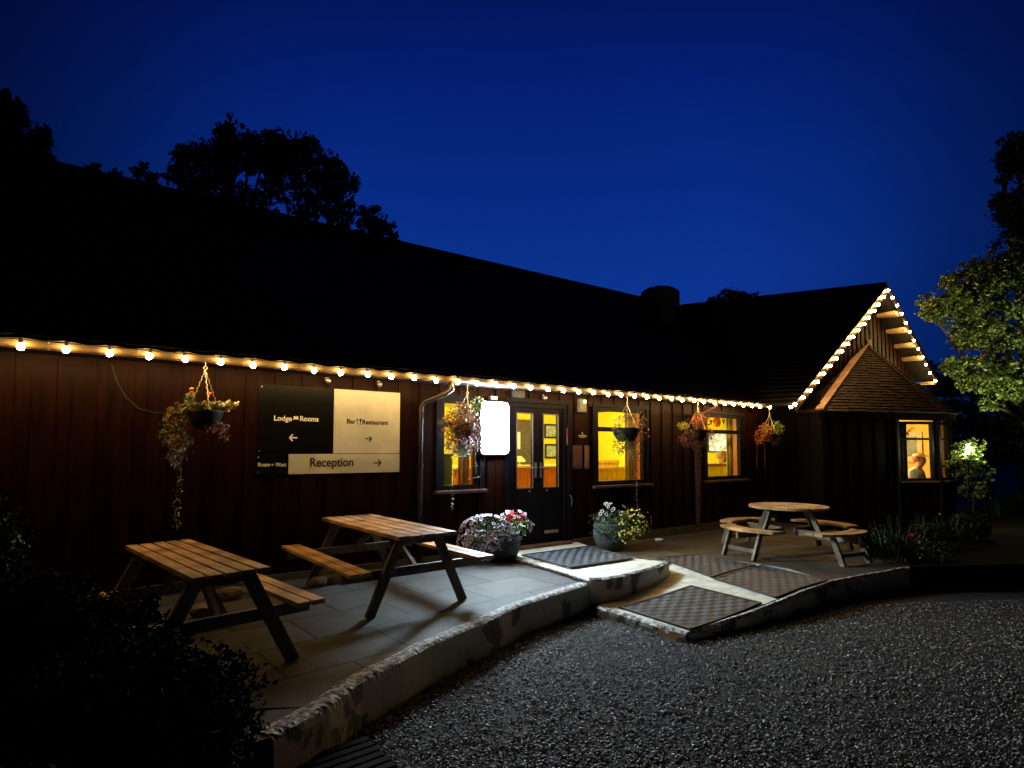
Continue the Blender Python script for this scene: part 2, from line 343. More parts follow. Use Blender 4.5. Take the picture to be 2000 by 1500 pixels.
def cloud(clusters):
    """clusters: (centre, (rx,ry,rz), count, size, material index) -> shell-weighted points"""
    P = []; S = []; M = []
    for c, r, n, s, mi in clusters:
        d = randdirs(n); rad = RNG.uniform(.15, 1, n) ** .5
        lump = 1 + .25 * np.sin(d[:, 0] * 7 + c[0] * 5) * np.sin(d[:, 2] * 6 + c[2] * 3)
        P.append(np.array(c) + d * np.array(r) * (rad * lump)[:, None]); S.append(s * RNG.uniform(.6, 1.3, n))
        M.append(np.array(RNG.choice(mi, n)) if isinstance(mi, (list, tuple)) else np.full(n, mi))
    return np.concatenate(P), np.concatenate(S), np.concatenate(M)

# ================================================================ GROUND
GZ = -0.25
gm = MB(); gm.add([(-400, -60, GZ - .02), (400, -60, GZ - .02), (400, 600, GZ - .02), (-400, 600, GZ - .02)], [(0, 1, 2, 3)])
tag(gm.build('ground', GRAVB), kind='structure')
KT = [(530, 1440), (590, 1408), (640, 1379), (700, 1334), (740, 1312), (782, 1292), (836, 1262), (899, 1235), (950, 1214), (1010, 1185), (1070, 1166), (1111, 1153), (1150, 1141)]
def gravel():
    n = 190000
    # denser near the camera
    y = 2.3 + 9.5 * RNG.uniform(0, 1, n) ** 1.7; x = -3.2 + RNG.uniform(0, 1, n) * (6.2 + y * 1.15)
    keep = np.ones(n, bool)
    line = [(p.x, p.y - .02) for p in (atz(a, b, 0) for a, b in KT)] + [(.95, 5.75)] + [(p.x, p.y - .02) for p in (atz(a, b, -.22) for a, b in ((1170, 1189), (1225, 1208), (1285, 1228), (1342, 1243), (1400, 1226), (1460, 1210), (1520, 1196), (1575, 1185), (1640, 1175), (1780, 1170)))] + [(13, 6.9)]
    line = sorted(line)
    fx = np.interp(x, [p[0] for p in line], [p[1] for p in line]); keep &= y < fx
    x = x[keep]; y = y[keep]; n = len(x)
    s = RNG.uniform(.0042, .0115, n) * (1 + .25 * (RNG.random(n) > .93)); z = GZ - .012 + RNG.uniform(0, .012, n) + .010 * np.sin(x * 2.1) * np.sin(y * 1.7)
    C = np.stack([x, y, z], 1)
    o = np.array([[1, 0, 0], [0, 1, 0], [-1, 0, 0], [0, -1, 0], [0, 0, 1], [0, 0, -1]], float)
    a = RNG.uniform(0, 2 * np.pi, n); J = o[None] * RNG.uniform(.55, 1.25, (n, 6, 1)) + RNG.normal(0, .22, (n, 6, 3)); J[:, :, 2] *= .75
    ca, sa = np.cos(a)[:, None], np.sin(a)[:, None]; X = J[:, :, 0] * ca - J[:, :, 1] * sa; Y = J[:, :, 0] * sa + J[:, :, 1] * ca
    J = np.stack([X * 1.2, Y, J[:, :, 2]], 2)
    V = C[:, None, :] + J * s[:, None, None]
    F = np.array([[0, 1, 4], [1, 2, 4], [2, 3, 4], [3, 0, 4], [1, 0, 5], [2, 1, 5], [3, 2, 5], [0, 3, 5]])
    FF = (F[None] + (np.arange(n) * 6)[:, None, None]).reshape(-1, 3)
    g1 = mat('gravel_grey', (.13, .13, .14), .55, var=.3); g2 = mat('gravel_dark', (.035, .035, .04), .5, var=.3); g3 = mat('gravel_pale', (.36, .36, .37), .5, var=.2); g4 = mat('gravel_brown', (.10, .08, .06), .6, var=.3)
    mi = np.repeat(RNG.choice(4, n, p=[.44, .36, .13, .07]), 8)
    tag(npmesh('gravel', V.reshape(-1, 3), FF, [g1, g2, g3, g4], mi), kind='stuff')
gravel()

def top_pts(pl, z): return [atz(x, y, z) for x, y in pl]
kt = top_pts(KT, 0)
k0 = kt[0]
# left patio slab surface
bw = [Wd(-1.05, .02, 0), Wd(-11, .02, 0)]
pat = [Vector((-9, 2.6, 0)), Vector((k0.x - .3, 2.62, 0))] + kt + [atz(1010, 1094, 0), bw[0], bw[1]]
pm = MB(); pm.prism([(p.x, p.y) for p in pat], GZ - .1, 0.0)
tag(pm.build('patio', PAVE), kind='structure')
# retaining kerb along it: rough crown + peeling painted face
def kerb(name, pts, zt, zb, wdt, label, rough=.012, face=KERB):
    root = empty(name, (pts[0].x, pts[0].y, 0), 0, label, 'kerb')
    off = Vector((pts[0].x, pts[0].y, 0))
    # resample
    P = []
    L = [0]
    for i in range(1, len(pts)): L.append(L[-1] + (pts[i] - pts[i - 1]).length)
    ns = int(L[-1] / .016)
    for i in range(ns + 1):
        s = L[-1] * i / ns; k = max(j for j in range(len(L)) if L[j] <= s + 1e-9); k = min(k, len(pts) - 2)
        u = (s - L[k]) / (L[k + 1] - L[k]); P.append(pts[k].lerp(pts[k + 1], u))
    zt_ = lambda i: zt if not isinstance(zt, (tuple, list)) else zt[0] + (zt[1] - zt[0]) * i / ns
    V = []; Fq = []; 
    for i, p in enumerate(P):
        t = (P[min(i + 3, ns)] - P[max(i - 3, 0)]); t.z = 0; t.normalize(); nn = Vector((t.y, -t.x, 0))
        j = lambda a: random.uniform(-a, a)
        z = zt_(i); q = p - off
        row = [q - nn * wdt + Vector((0, 0, z + .006)), q - nn * (wdt * .5 + j(.01)) + Vector((0, 0, z + .012 + j(.002))), q - nn * (.018 + j(.004)) + Vector((0, 0, z + .010 + j(.003))),
               q + nn * (.010 + j(.004)) + Vector((0, 0, z - .004 + j(.005))), q + nn * .018 + Vector((0, 0, z - .045)), q + nn * .022 + Vector((0, 0, (z + zb) / 2)), q + nn * .027 + Vector((0, 0, zb - .03))]
        V += row
    r = 7; mt = []; mf = []
    for i in range(ns):
        for k in range(r - 1):
            (mt if k < 3 else mf).append((i * r + k, (i + 1) * r + k, (i + 1) * r + k + 1, i * r + k + 1))
    a = MB(); a.add(V, mt); a.build('coping', EDGE, root)
    b = MB(); b.add(V, mf)
    # end cap
    b.add([V[k] for k in range(r)] + [(V[0][0], V[0][1], zb)], [tuple(range(r + 1))]); b.build('painted_face', face, root)
    return root
kerb('patio_kerb', kt, 0, GZ, .11, 'low retaining kerb with peeling cream paint below the two rectangular picnic tables')

# landing in front of the doors (slightly proud), curved front step
LZ = .03
lan = [(1006, 1092), (1060, 1107), (1110, 1122), (1152, 1137), (1180, 1137), (1215, 1131), (1250, 1122), (1280, 1114), (1300, 1106), (1304, 1101), (1290, 1096), (1243, 1091), (1200, 1080), (1158, 1069)]
lp = top_pts(lan, LZ)
ld = MB(); lb = [Wd(.62, .02, LZ), Wd(-.62, .02, LZ)]
ld.prism([(p.x, p.y) for p in lp + lb], GZ - .1, LZ)
tag(ld.build('door_landing', CONC), kind='structure')
kerb('curved_step', [lp[i] for i in (3, 4, 5, 6, 7, 8, 9)], LZ, GZ + .02, .05, 'curved concrete step with worn painted face below the door landing', .004)
# ramp + right patio
RZ = -.06
e1 = [atz(1167, 1187, -.19), atz(1225, 1204, -.195), atz(1285, 1224, -.2), atz(1342, 1239, -.2)]
E2PX = [(1400, 1221), (1460, 1202), (1520, 1179), (1575, 1156), (1625, 1138)]
A_, B_ = e1[0], e1[-1]
fd = (B_ - A_); fd.z = 0; fd.normalize(); fn = Vector((-fd.y, fd.x, 0))   # pointing away from camera
def rampz(P):
    # one slow rise from the gravel lip towards the wall
    s = (P - A_).dot(fn) if hasattr(P, 'dot') else 0
    s = max(0, s); k = min(1, s / 2.3); z = -.19 + (RZ + .19) * (k * k * (3 - 2 * k))
    return z
def onramp(x, y):
    z = -.1
    for _ in range(15):
        P = atz(x, y, z); z = rampz(Vector((P.x, P.y, 0)) if True else P)
    return Vector((P.x, P.y, z))
A_ = Vector((A_.x, A_.y, 0))
e2 = [onramp(*p) for p in E2PX] + [atz(1700, 1124, -.055), atz(1778, 1110, -.02)]
back = [Wd(7.0, -.05, 0), Wd(-.3, .02, 0)]
# fan of strips: grid between the outline and interior, as sorted scan in (fd, fn) coordinates
outl = [Vector((p.x, p.y, 0)) for p in e1 + e2]
poly = outl + [Vector((5.9, 8.2, 0)), Vector((back[0].x, back[0].y, 0)), Vector((back[1].x, back[1].y, 0)), Vector((lp[3].x, lp[3].y + .05, 0))]
bm = bmesh.new(); vs = [bm.verts.new(p) for p in poly]; fc = bm.faces.new(vs)
bmesh.ops.triangulate(bm, faces=[fc]); 
for k in range(22):
    s = .12 + k * .1
    g = bm.verts[:] + bm.edges[:] + bm.faces[:]
    bmesh.ops.bisect_plane(bm, geom=g, plane_co=A_ + fn * s, plane_no=fn)
for v in bm.verts: v.co.z = rampz(v.co)
for v in bm.verts:
    for i, p in enumerate(e1 + e2):
        if (v.co.xy - p.xy).length < .01: v.co.z = p.z
bmesh.ops.recalc_face_normals(bm, faces=bm.faces)
if sum(f.normal.z for f in bm.faces) < 0: bmesh.ops.reverse_faces(bm, faces=bm.faces)
me = bpy.data.meshes.new('ramp'); bm.to_mesh(me); bm.free(); me.materials.append(PAVE2)
ro = bpy.data.objects.new('lower_patio', me); COL.objects.link(ro); tag(ro, kind='structure')
# smooth concrete apron of the ramp (sheet just above)
def sheet(name, corners_px, nu, nv, lift, m, th=.012, parent=None, uvs=None):
    c = [onramp(*p) for p in corners_px] if corners_px[0].__class__ is tuple else corners_px
    V = []; 
    for j in range(nv + 1):
        for i in range(nu + 1):
            u, v = i / nu, j / nv
            P = (c[0].lerp(c[1], u)).lerp(c[3].lerp(c[2], u), v); V.append(Vector((P.x, P.y, P.z)))
    return V
ap_px = [(1172, 1183), (1342, 1236), (1620, 1137), (1540, 1112), (1400, 1090), (1313, 1094), (1312, 1104), (1290, 1121), (1240, 1140), (1180, 1160)]
bm = bmesh.new(); vs = [bm.verts.new(onramp(*p)) for p in ap_px]
for v in vs: v.co.z = 0
fc = bm.faces.new(vs); bmesh.ops.triangulate(bm, faces=[fc])
for k in range(22):
    g = bm.verts[:] + bm.edges[:] + bm.faces[:]; bmesh.ops.bisect_plane(bm, geom=g, plane_co=A_ + fn * (.12 + k * .1), plane_no=fn)
for v in bm.verts: v.co.z = rampz(v.co) + .008
bmesh.ops.recalc_face_normals(bm, faces=bm.faces)
if sum(f.normal.z for f in bm.faces) < 0: bmesh.ops.reverse_faces(bm, faces=bm.faces)
me = bpy.data.meshes.new('ramp'); bm.to_mesh(me); bm.free(); me.materials.append(CONC)
ro = bpy.data.objects.new('ramp', me); COL.objects.link(ro); tag(ro, kind='structure')
def edge_strip(name, pts, zb, label, wdt=.05, cat='kerb', m=EDGE, face=KERB):
    root = empty(name, (pts[0].x, pts[0].y, 0), 0, label, cat); off = Vector((pts[0].x, pts[0].y, 0))
    P = []
    for i in range(len(pts) - 1):
        n_ = max(2, int((pts[i + 1] - pts[i]).length / .04))
        P += [pts[i].lerp(pts[i + 1], k / n_) for k in range(n_)]
    P.append(pts[-1]); V = []; r = 5
    for i, p in enumerate(P):
        t = (P[min(i + 2, len(P) - 1)] - P[max(i - 2, 0)]); t.z = 0; t.normalize(); nn = Vector((t.y, -t.x, 0)); j = lambda a: random.uniform(-a, a); q = p - off
        V += [q - nn * wdt + Vector((0, 0, .014)), q - nn * .01 + Vector((0, 0, .018 + j(.004))), q + nn * (.012 + j(.008)) + Vector((0, 0, -.004 + j(.005))), q + nn * (.02 + j(.006)) + Vector((0, 0, -.03)), Vector((q.x + nn.x * .03, q.y + nn.y * .03, zb))]
    a = MB(); b = MB()
    ft = []; ff = []
    for i in range(len(P) - 1):
        for k in range(r - 1): (ft if k < 2 else ff).append((i * r + k, (i + 1) * r + k, (i + 1) * r + k + 1, i * r + k + 1))
    a.add(V, ft); b.add(V, ff); a.build('coping', m, root); b.build('face', face, root)
edge_strip('ramp_edge', e1, GZ - .03, 'thin crumbling concrete lip at the foot of the ramp where it meets the gravel')
edge_strip('lower_patio_kerb', e1[-1:] + e2, GZ - .05, 'low pale kerb climbing from the ramp corner to the right past the rubber mats', .045)
# thin raised strips
def strip(px, z, label, wd=.03, th=.02, m=EDGE, name='edging_strip'):
    P = top_pts(px, z) if not callable(z) else [z(*p) for p in px]
    b = MB(); o0 = P[0]
    for i in range(len(P) - 1): b.beam(P[i] - o0, P[i + 1] - o0, wd, th)
    o = b.build(name, m); o.location = o0; tag(o, label, 'edging'); return o
strip([(1008, 1093), (1060, 1107.5), (1110, 1122.5), (1150, 1136.5)], LZ, 'pale raised edging between the paving slabs and the door landing')
strip([(1156, 1069.5), (1200, 1081), (1240, 1091.5)], LZ, 'thin pale edging on the right side of the door landing', .025, .02)
strip([(1243, 1094), (1300, 1090), (1362, 1084.5)], onramp, 'thin pale joint strip running from the landing to the right', .02, .012)

# dark raised bed beyond the lower patio
bedp = [atz(1778, 1112, -.02), Vector((6.3, 7.0, 0)), Vector((14, 7.6, 0)), Vector((14, 16, 0)), Vector((9.5, 12.2, 0)), Vector((6.1, 8.9, 0))]
bb = MB(); bb.prism([(p.x, p.y) for p in bedp], GZ - .05, [0.0, .03, .06, .1, .0, -.04]); 
tag(bb.build('planting_bed_soil', mat('soil', (.003, .0025, .002), 1.0, bump=.9, spec=.05)), kind='structure')

# ---------------------------------------------------------------- rubber mats
def rubber_mat(corners, nx, ny, label):
    c = corners; cen = sum(c, Vector()) / 4
    root = empty('rubber_mat', cen, 0, label, 'door mat', 'rubber entrance mats')
    n = 14
    def pt(u, v, l):
        p = c[0].lerp(c[1], u).lerp(c[3].lerp(c[2], u), v)
        z = rampz(Vector((p.x, p.y, 0))) if abs(c[0].z - LZ) > .02 else p.z
        return Vector((p.x, p.y, z + l + .006)) - cen
    # tread field
    V = []; UV = []
    for j in range(n + 1):
        for i in range(n + 1):
            u = .035 + .93 * i / n; v = .035 + .93 * j / n; V.append(pt(u, v, .016)); UV.append((i / n * nx, j / n * ny))
    F = [(j * (n + 1) + i, j * (n + 1) + i + 1, (j + 1) * (n + 1) + i + 1, (j + 1) * (n + 1) + i) for j in range(n) for i in range(n)]
    me = bpy.data.meshes.new('tread'); me.from_pydata(V, [], F); uv = me.uv_layers.new(name='UVMap')
    for l in me.loops: uv.data[l.index].uv = UV[l.vertex_index]
    me.materials.append(RUB); o = bpy.data.objects.new('tread', me); COL.objects.link(o); o.parent = root
    b = MB()
    for (u0, v0, u1, v1) in ((0, .015, 1, .015), (.985, .035, .985, .965), (1, .985, 0, .985), (.015, .965, .015, .035)):
        for k in range(12):
            a0 = pt(u0 + (u1 - u0) * k / 12, v0 + (v1 - v0) * k / 12, .014); a1 = pt(u0 + (u1 - u0) * (k + 1) / 12, v0 + (v1 - v0) * (k + 1) / 12, .014)
            b.beam(a0, a1, .03, .016)
    b.build('border', RUBE, root)
def mp(px, z=None): return [onramp(*p) for p in px] if z is None else top_pts(px, z)
rubber_mat(mp([(1207, 1190), (1346, 1234), (1488, 1181), (1350, 1147)]), 13, 11, 'black rubber mat with checked tread lying on the ramp nearest the gravel')
rubber_mat(mp([(1285, 1092), (1390, 1131), (1477, 1107), (1368, 1085)]), 12, 10, 'dark rubber mat on the ramp nearest the planter with yellow flowers')
rubber_mat(mp([(1394, 1134), (1515, 1171), (1617, 1137), (1488, 1107)]), 13, 11, 'dark rubber mat at the right edge of the ramp in front of the round table')
rubber_mat(mp([(1017, 1087), (1115, 1112), (1238, 1093), (1150, 1069)], LZ + .004), 12, 14, 'rubber mat with checked tread lying on the landing right outside the double doors')

# ================================================================ LODGE (local frame: x = along wall, y = into the building, z up)
lodge = empty('lodge', P0, TH, 'long dark timber lodge with slate roof, lit windows and gabled right wing', 'lodge')
lodge_parts = []
def L(mb, name, m, parent=None, **k): return mb.build(name, m, parent or lodge, **k)
OPEN = [(-1.72, -1.13, .90, 2.10), (-.64, .44, -.02, 2.10), (1.04, 2.20, .87, 2.11), (3.85, 5.02, .87, 2.11)]
def cladding(t0, t1, z0, z1, opens, pitch=.145, y=0.0, mb=None, top=None):
    mb = mb or MB(); k = 0; t = t0
    while t < t1 - .01:
        te = min(t + pitch, t1); dd = .0 if k % 2 else .018
        a, b = (t + .004, te - .004) if k % 2 else (t - .012, te + .012)
        segs = [(z0, z1 if top is None else top((a + b) / 2))]
        for (o0, o1, q0, q1) in opens:
            if b > o0 and a < o1:
                if a < o0 - .03 or b > o1 + .03:   # split the board at the opening edge
                    pass
                ns = []
                for s in segs:
                    if q0 > s[0]: ns.append((s[0], min(q0, s[1])))
                    if q1 < s[1]: ns.append((max(q1, s[0]), s[1]))
                segs = ns
        for s in segs:
            if s[1] - s[0] > .01: mb.box(a, b, y - .025 - dd, y - .003, s[0], s[1])
        t = te; k += 1
    return mb
def solid_wall(t0, t1, z0, z1, opens, y0, y1, mb):
    """wall core with clean rectangular openings"""
    ts = sorted({t0, t1} | {o[0] for o in opens} | {o[1] for o in opens})
    for a, b in zip(ts, ts[1:]):
        o = [q for q in opens if q[0] <= a + 1e-6 and q[1] >= b - 1e-6]
        if not o: mb.box(a, b, y0, y1, z0, z1)
        else:
            if o[0][2] > z0: mb.box(a, b, y0, y1, z0, o[0][2])
            if o[0][3] < z1: mb.box(a, b, y0, y1, o[0][3], z1)
    return mb
mb = solid_wall(-11, 6.2, -.2, 2.42, OPEN, 0, .14, MB()); cladding(-11, 6.2, .08, 2.36, OPEN, mb=mb)
L(mb, 'timber_wall', CLAD)
mb = MB()
for a, b in ((-11, -.66), (.46, 6.2)): mb.box(a, b, -.06, -.002, -.2, .075)
L(mb, 'plinth', mat('plinth_concrete', (.09, .08, .065), .8, bump=.4))
# fascia and soffit
mb = MB(); mb.box(-11, 5.9, -.375, -.35, 2.262, 2.345); L(mb, 'fascia', FASC)
mb = MB(); mb.box(-11, 5.9, -.349, -.03, 2.272, 2.285); L(mb, 'soffit', FASC)
# half-round gutter
mb = MB(); V = []; F = []; K = 8
for t in (-11, 5.25):
    for k in range(K + 1):
        a = math.pi * k / K; V.append((t, -.432 + .052 * math.cos(a), 2.315 - .052 * math.sin(a)))
    for k in range(K + 1):
        a = math.pi * (K - k) / K; V.append((t, -.432 + .047 * math.cos(a), 2.315 - .047 * math.sin(a)))
m_ = 2 * K + 2
for k in range(m_): F.append((k, (k + 1) % m_, m_ + (k + 1) % m_, m_ + k))
F += [tuple(range(m_)), tuple(range(m_, 2 * m_))]
mb.add(V, F)
for i in range(26):
    mb.tube([(-10.7 + i * .63, -.437, 2.33), (-10.7 + i * .63, -.49, 2.315), (-10.7 + i * .63, -.432, 2.258)], .008, 5)
L(mb, 'gutter', GUT, smooth=False)
# main roof: front and back slopes with slate courses modelled as steps
def slope(mb, a, b, c, d, n, th=.035, under=.05):
    """a,b eave ends; d,c ridge ends; n courses, each course lifted at its lower edge"""
    a, b, c, d = map(Vector, (a, b, c, d)); nn = (b - a).cross(d - a).normalized()
    if nn.z < 0: nn = -nn
    for k in range(n):
        u0, u1 = k / n, (k + 1) / n
        p0, p1 = a.lerp(d, u0), b.lerp(c, u0); p2, p3 = b.lerp(c, u1), a.lerp(d, u1)
        mb.add([p0, p1, p1 + nn * th * .5, p0 + nn * th * .5, p3, p2, p2 + nn * .002, p3 + nn * .002],
               [(0, 1, 2, 3), (3, 2, 6, 7), (0, 3, 7, 4), (1, 5, 6, 2)])
    mb.add([a - nn * under, b - nn * under, c - nn * under, d - nn * under, a, b, c, d], [(0, 3, 2, 1), (0, 1, 5, 4), (1, 2, 6, 5), (2, 3, 7, 6), (3, 0, 4, 7)])
RY, RZ_ = 4.0, 5.62
EY, EZ = -.42, 2.36
mb = MB(); slope(mb, (-11, EY, EZ), (9.0, EY, EZ), (9.0, RY, RZ_), (-11, RY, RZ_), 34); slope(mb, (-11, 8.4, EZ), (9, 8.4, EZ), (9, RY, RZ_), (-11, RY, RZ_), 6)
roof = L(mb, 'roof', SLATE)
mb = MB(); mb.beam((-11, RY, RZ_ + .03), (9, RY, RZ_ + .03), .16, .05); L(mb, 'ridge_tiles', SLATE, roof)
mb = MB(); mb.box(-11.0, -10.9, .14, 8, -.2, 5.3); L(mb, 'end_wall', CLAD)
# wing roof (ridge runs into the building)
GA_T, GA_Z = 9.5, 5.30; GL_T, GL_Z = 5.2, 2.30; GR_T = 12.3; mrk = (GA_Z - GL_Z) / (GA_T - GL_T); GR_Z = GA_Z - mrk * 1.02 * (GR_T - GA_T)
VG = -1.0   # verge plane (local y)
bk = atd(1330, 600, 15.0); bt = to_t(bk)
RB = (bt[0], -bt[1], bt[2])           # far end of the wing's ridge
sl = (RB[0] - GA_T, RB[2] - GA_Z)
mb = MB()
slope(mb, (GL_T, VG, GL_Z), (GL_T + sl[0], RB[1], GL_Z + sl[1]), RB, (GA_T, VG, GA_Z), 32)
slope(mb, (GR_T, VG, GR_Z), (GR_T + sl[0], RB[1], GR_Z + sl[1]), RB, (GA_T, VG, GA_Z), 24)
wroof = L(mb, 'wing_roof', SLATE)
mb = MB(); mb.beam((GA_T, VG, GA_Z + .03), (RB[0], RB[1], RB[2] + .03), .16, .05); L(mb, 'ridge_tiles', SLATE, wroof)
# barge boards along the verge
for (t1, z1) in ((GL_T, GL_Z), (GR_T, GR_Z)):
    mb = MB(); a = Vector((t1, VG - .012, z1 - .09)); b = Vector((GA_T, VG - .012, GA_Z - .09)); mb.beam(a, b, .024, .15, up=(0, 0, 1)); L(mb, 'barge_board', FASC, bevel=.003)
# gable wall (local y = -.55) under the wing roof
GY = -.55
def gtop(t): return GA_Z - .12 - mrk * abs(t - GA_T) * 1.0
mb = MB(); cladding(6.2, 12.0, 2.05, 0, [], pitch=.11, y=GY, mb=mb, top=gtop)
pg = [(6.2, 0.1), (12.2, .1), (12.2, gtop(12.2)), (GA_T, gtop(GA_T)), (6.2, gtop(6.2))]
n_ = len(pg); v = [(x, GY + .001, z) for x, z in pg] + [(x, GY + .1, z) for x, z in pg]
op = (7.0, 11.7, .1, 2.0)   # wide opening into the bay
mb2 = MB(); mb2.add([(6.2, GY, 2.02), (12.2, GY, 2.02), (12.2, GY, gtop(12.2)), (GA_T, GY, gtop(GA_T)), (6.2, GY, gtop(6.2)), (6.2, GY + .1, 2.02), (12.2, GY + .1, 2.02), (12.2, GY + .1, gtop(12.2)), (GA_T, GY + .1, gtop(GA_T)), (6.2, GY + .1, gtop(6.2))],
                    [(0, 1, 2, 3, 4), (9, 8, 7, 6, 5), (0, 5, 6, 1), (1, 6, 7, 2), (2, 7, 8, 3), (3, 8, 9, 4), (4, 9, 5, 0)])
mb.v += []; b0 = len(mb.v); mb.v += mb2.v; mb.f += [tuple(i + b0 for i in f) for f in mb2.f]; mb.m += mb2.m
L(mb, 'gable_wall', CLAD)
# purlin ends under the right-hand verge
PUR = mat('pale_timber', (.38, .27, .14), .7, bump=.4)
for px, py in ((1733, 610), (1750, 643), (1766, 678), (1780, 709), (1806, 741)):
    t, z = wp(px, py, .75)
    zz = GA_Z - mrk * 1.02 * abs(t - GA_T) - .16
    mb = MB(); mb.box(t - .17, t + .17, VG + .02, GY - .03, zz - .05, zz + .04); L(mb, 'purlin', PUR, bevel=.004)
# wing side wall (between main wall and bay)
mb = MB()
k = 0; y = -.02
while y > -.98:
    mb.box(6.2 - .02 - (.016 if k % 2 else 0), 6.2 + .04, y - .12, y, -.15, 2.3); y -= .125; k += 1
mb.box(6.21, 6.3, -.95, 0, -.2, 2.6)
L(mb, 'wing_side_wall', mat('cladding_painted_shade', (.0022, .0012, .0010), .7, var=.4, spec=.06))  # cladding colour blackened to stand for shade under the wing eave
# ------------------------------ bay
def lo(P): t, o, z = to_t(P); return Vector((t, -o, z))
V1 = Vector((6.21, -.97, 0)); V2 = Vector((8.82, -2.08, 0)); V3 = Vector((9.42, -2.10, 0)); V4 = Vector((12.0, -.97, 0))
BZ = 2.17
ap = Vector((9.42, GY + .02, 3.93))
def face_slope(mb, e0, e1, apex, n):
    e0, e1, apex = Vector(e0), Vector(e1), Vector(apex); nn = (e1 - e0).cross(apex - e0).normalized()
    if nn.z < 0: nn = -nn
    for k in range(n):
        u0, u1 = k / n, min(.995, (k + 1) / n)
        p0, p1, p2, p3 = e0.lerp(apex, u0), e1.lerp(apex, u0), e1.lerp(apex, u1), e0.lerp(apex, u1)
        # irregular slates along each course
        m_ = max(1, int((p1 - p0).length / .13)); off = .5 * (k % 2)
        for i in range(m_ + 1):
            a = max(0, (i - off) / m_); b = min(1, (i + 1 - off) / m_)
            if b - a < .01: continue
            h = random.uniform(.012, .028); dr = random.uniform(-.012, .004); g = .004 / max(.2, (p1 - p0).length)
            q0 = p0.lerp(p1, a + g); q1 = p0.lerp(p1, b - g); q2 = p3.lerp(p2, b - g); q3 = p3.lerp(p2, a + g)
            dn = (q0 - q3).normalized() * -dr
            mb.add([q0 + dn, q1 + dn, q1 + dn + nn * h, q0 + dn + nn * h, q3, q2, q2 + nn * .003, q3 + nn * .003], [(0, 1, 2, 3), (3, 2, 6, 7), (0, 3, 7, 4), (1, 5, 6, 2)])
    mb.add([e0 - nn * .02, e1 - nn * .02, apex - nn * .02], [(0, 1, 2)])
    return mb
ov = 1.0
BSL = mat('bay_slate', (0.008, 0.004, 0.003), .7, scale=16, col2=(.044, .019, .012), bump=.6, spec=.2)
def E_(v, dx, dy): return Vector((v.x + dx, v.y + dy, BZ + .02))
eV1 = E_(V1, -.12, -.06); eV2 = E_(V2, -.04, -.13); eV3 = E_(V3, .04, -.13); eV4 = E_(V4, .1, -.08)
mb = MB(); face_slope(mb, eV1, eV2, ap, 26); face_slope(mb, eV2, eV3, ap, 26); face_slope(mb, eV3, eV4, ap, 26)
face_slope(mb, Vector((6.09, GY, BZ + .02)), eV1, ap, 8)
broof = L(mb, 'bay_roof', BSL)
mb = MB(); mb.beam(eV1 + Vector((0, 0, .045)), ap + Vector((0, 0, .045)), .15, .025); L(mb, 'hip_flashing', mat('lead_flashing', (.40, .24, .16), .6, scale=5, var=.35, bump=.5), broof)
for e_ in (eV2, eV3):
    mb = MB(); mb.beam(e_ + Vector((0, 0, .035)), ap + Vector((0, 0, .03)), .05, .02); L(mb, 'hip_flashing', BSL, broof)
mb = MB(); mb.box(ap.x - .07, ap.x + .07, ap.y - .1, ap.y, ap.z - .02, ap.z + .13); L(mb, 'finial_block', PUR, broof, bevel=.01)
mb = MB()
for a, b in ((eV1, eV2), (eV2, eV3), (eV3, eV4)):
    mb.beam(a + Vector((0, .03, -.07)), b + Vector((0, .03, -.07)), .03, .11)
L(mb, 'bay_fascia', DARKW, broof)
# bay walls as posts, panels and windows placed along each side
def on(a, b, u): return a.lerp(b, u)
def panel(mb, a, b, z0, z1, th=.1, pitch=.16):
    a, b = Vector(a), Vector(b); d = (b - a).normalized(); nn = Vector((d.y, -d.x, 0))
    mb.beam(a - nn * th / 2 + Vector((0, 0, z0)) , b - nn * th / 2 + Vector((0, 0, z0)), th, .001) if False else None
    q = [a, b, b - nn * th, a - nn * th]
    mb.prism([(p.x, p.y) for p in q], z0, z1)
    Ln = (b - a).length; k = 0; s = 0
    while s < Ln - .02:
        e_ = min(s + pitch, Ln); dd = .012 if k % 2 else .028
        p = [a + d * (s + .003), a + d * (e_ - .003)]; p += [p[1] + nn * dd, p[0] + nn * dd]
        mb.prism([(x.x, x.y) for x in p], z0 + .01, z1 - .005); s = e_; k += 1
    return mb
W_Z0, W_Z1 = .80, 2.02
u_w0 = .635   # start of the window on the long left side
mb = MB(); panel(mb, V1, on(V1, V2, u_w0), -.15, BZ); panel(mb, on(V1, V2, u_w0), V2, -.15, W_Z0); panel(mb, on(V1, V2, u_w0), V2, W_Z1 + .03, BZ)
panel(mb, V2, V3, -.15, W_Z0); panel(mb, V2, V3, W_Z1 + .03, BZ); panel(mb, V3, V4, -.15, BZ)
L(mb, 'bay_wall', CLAD)
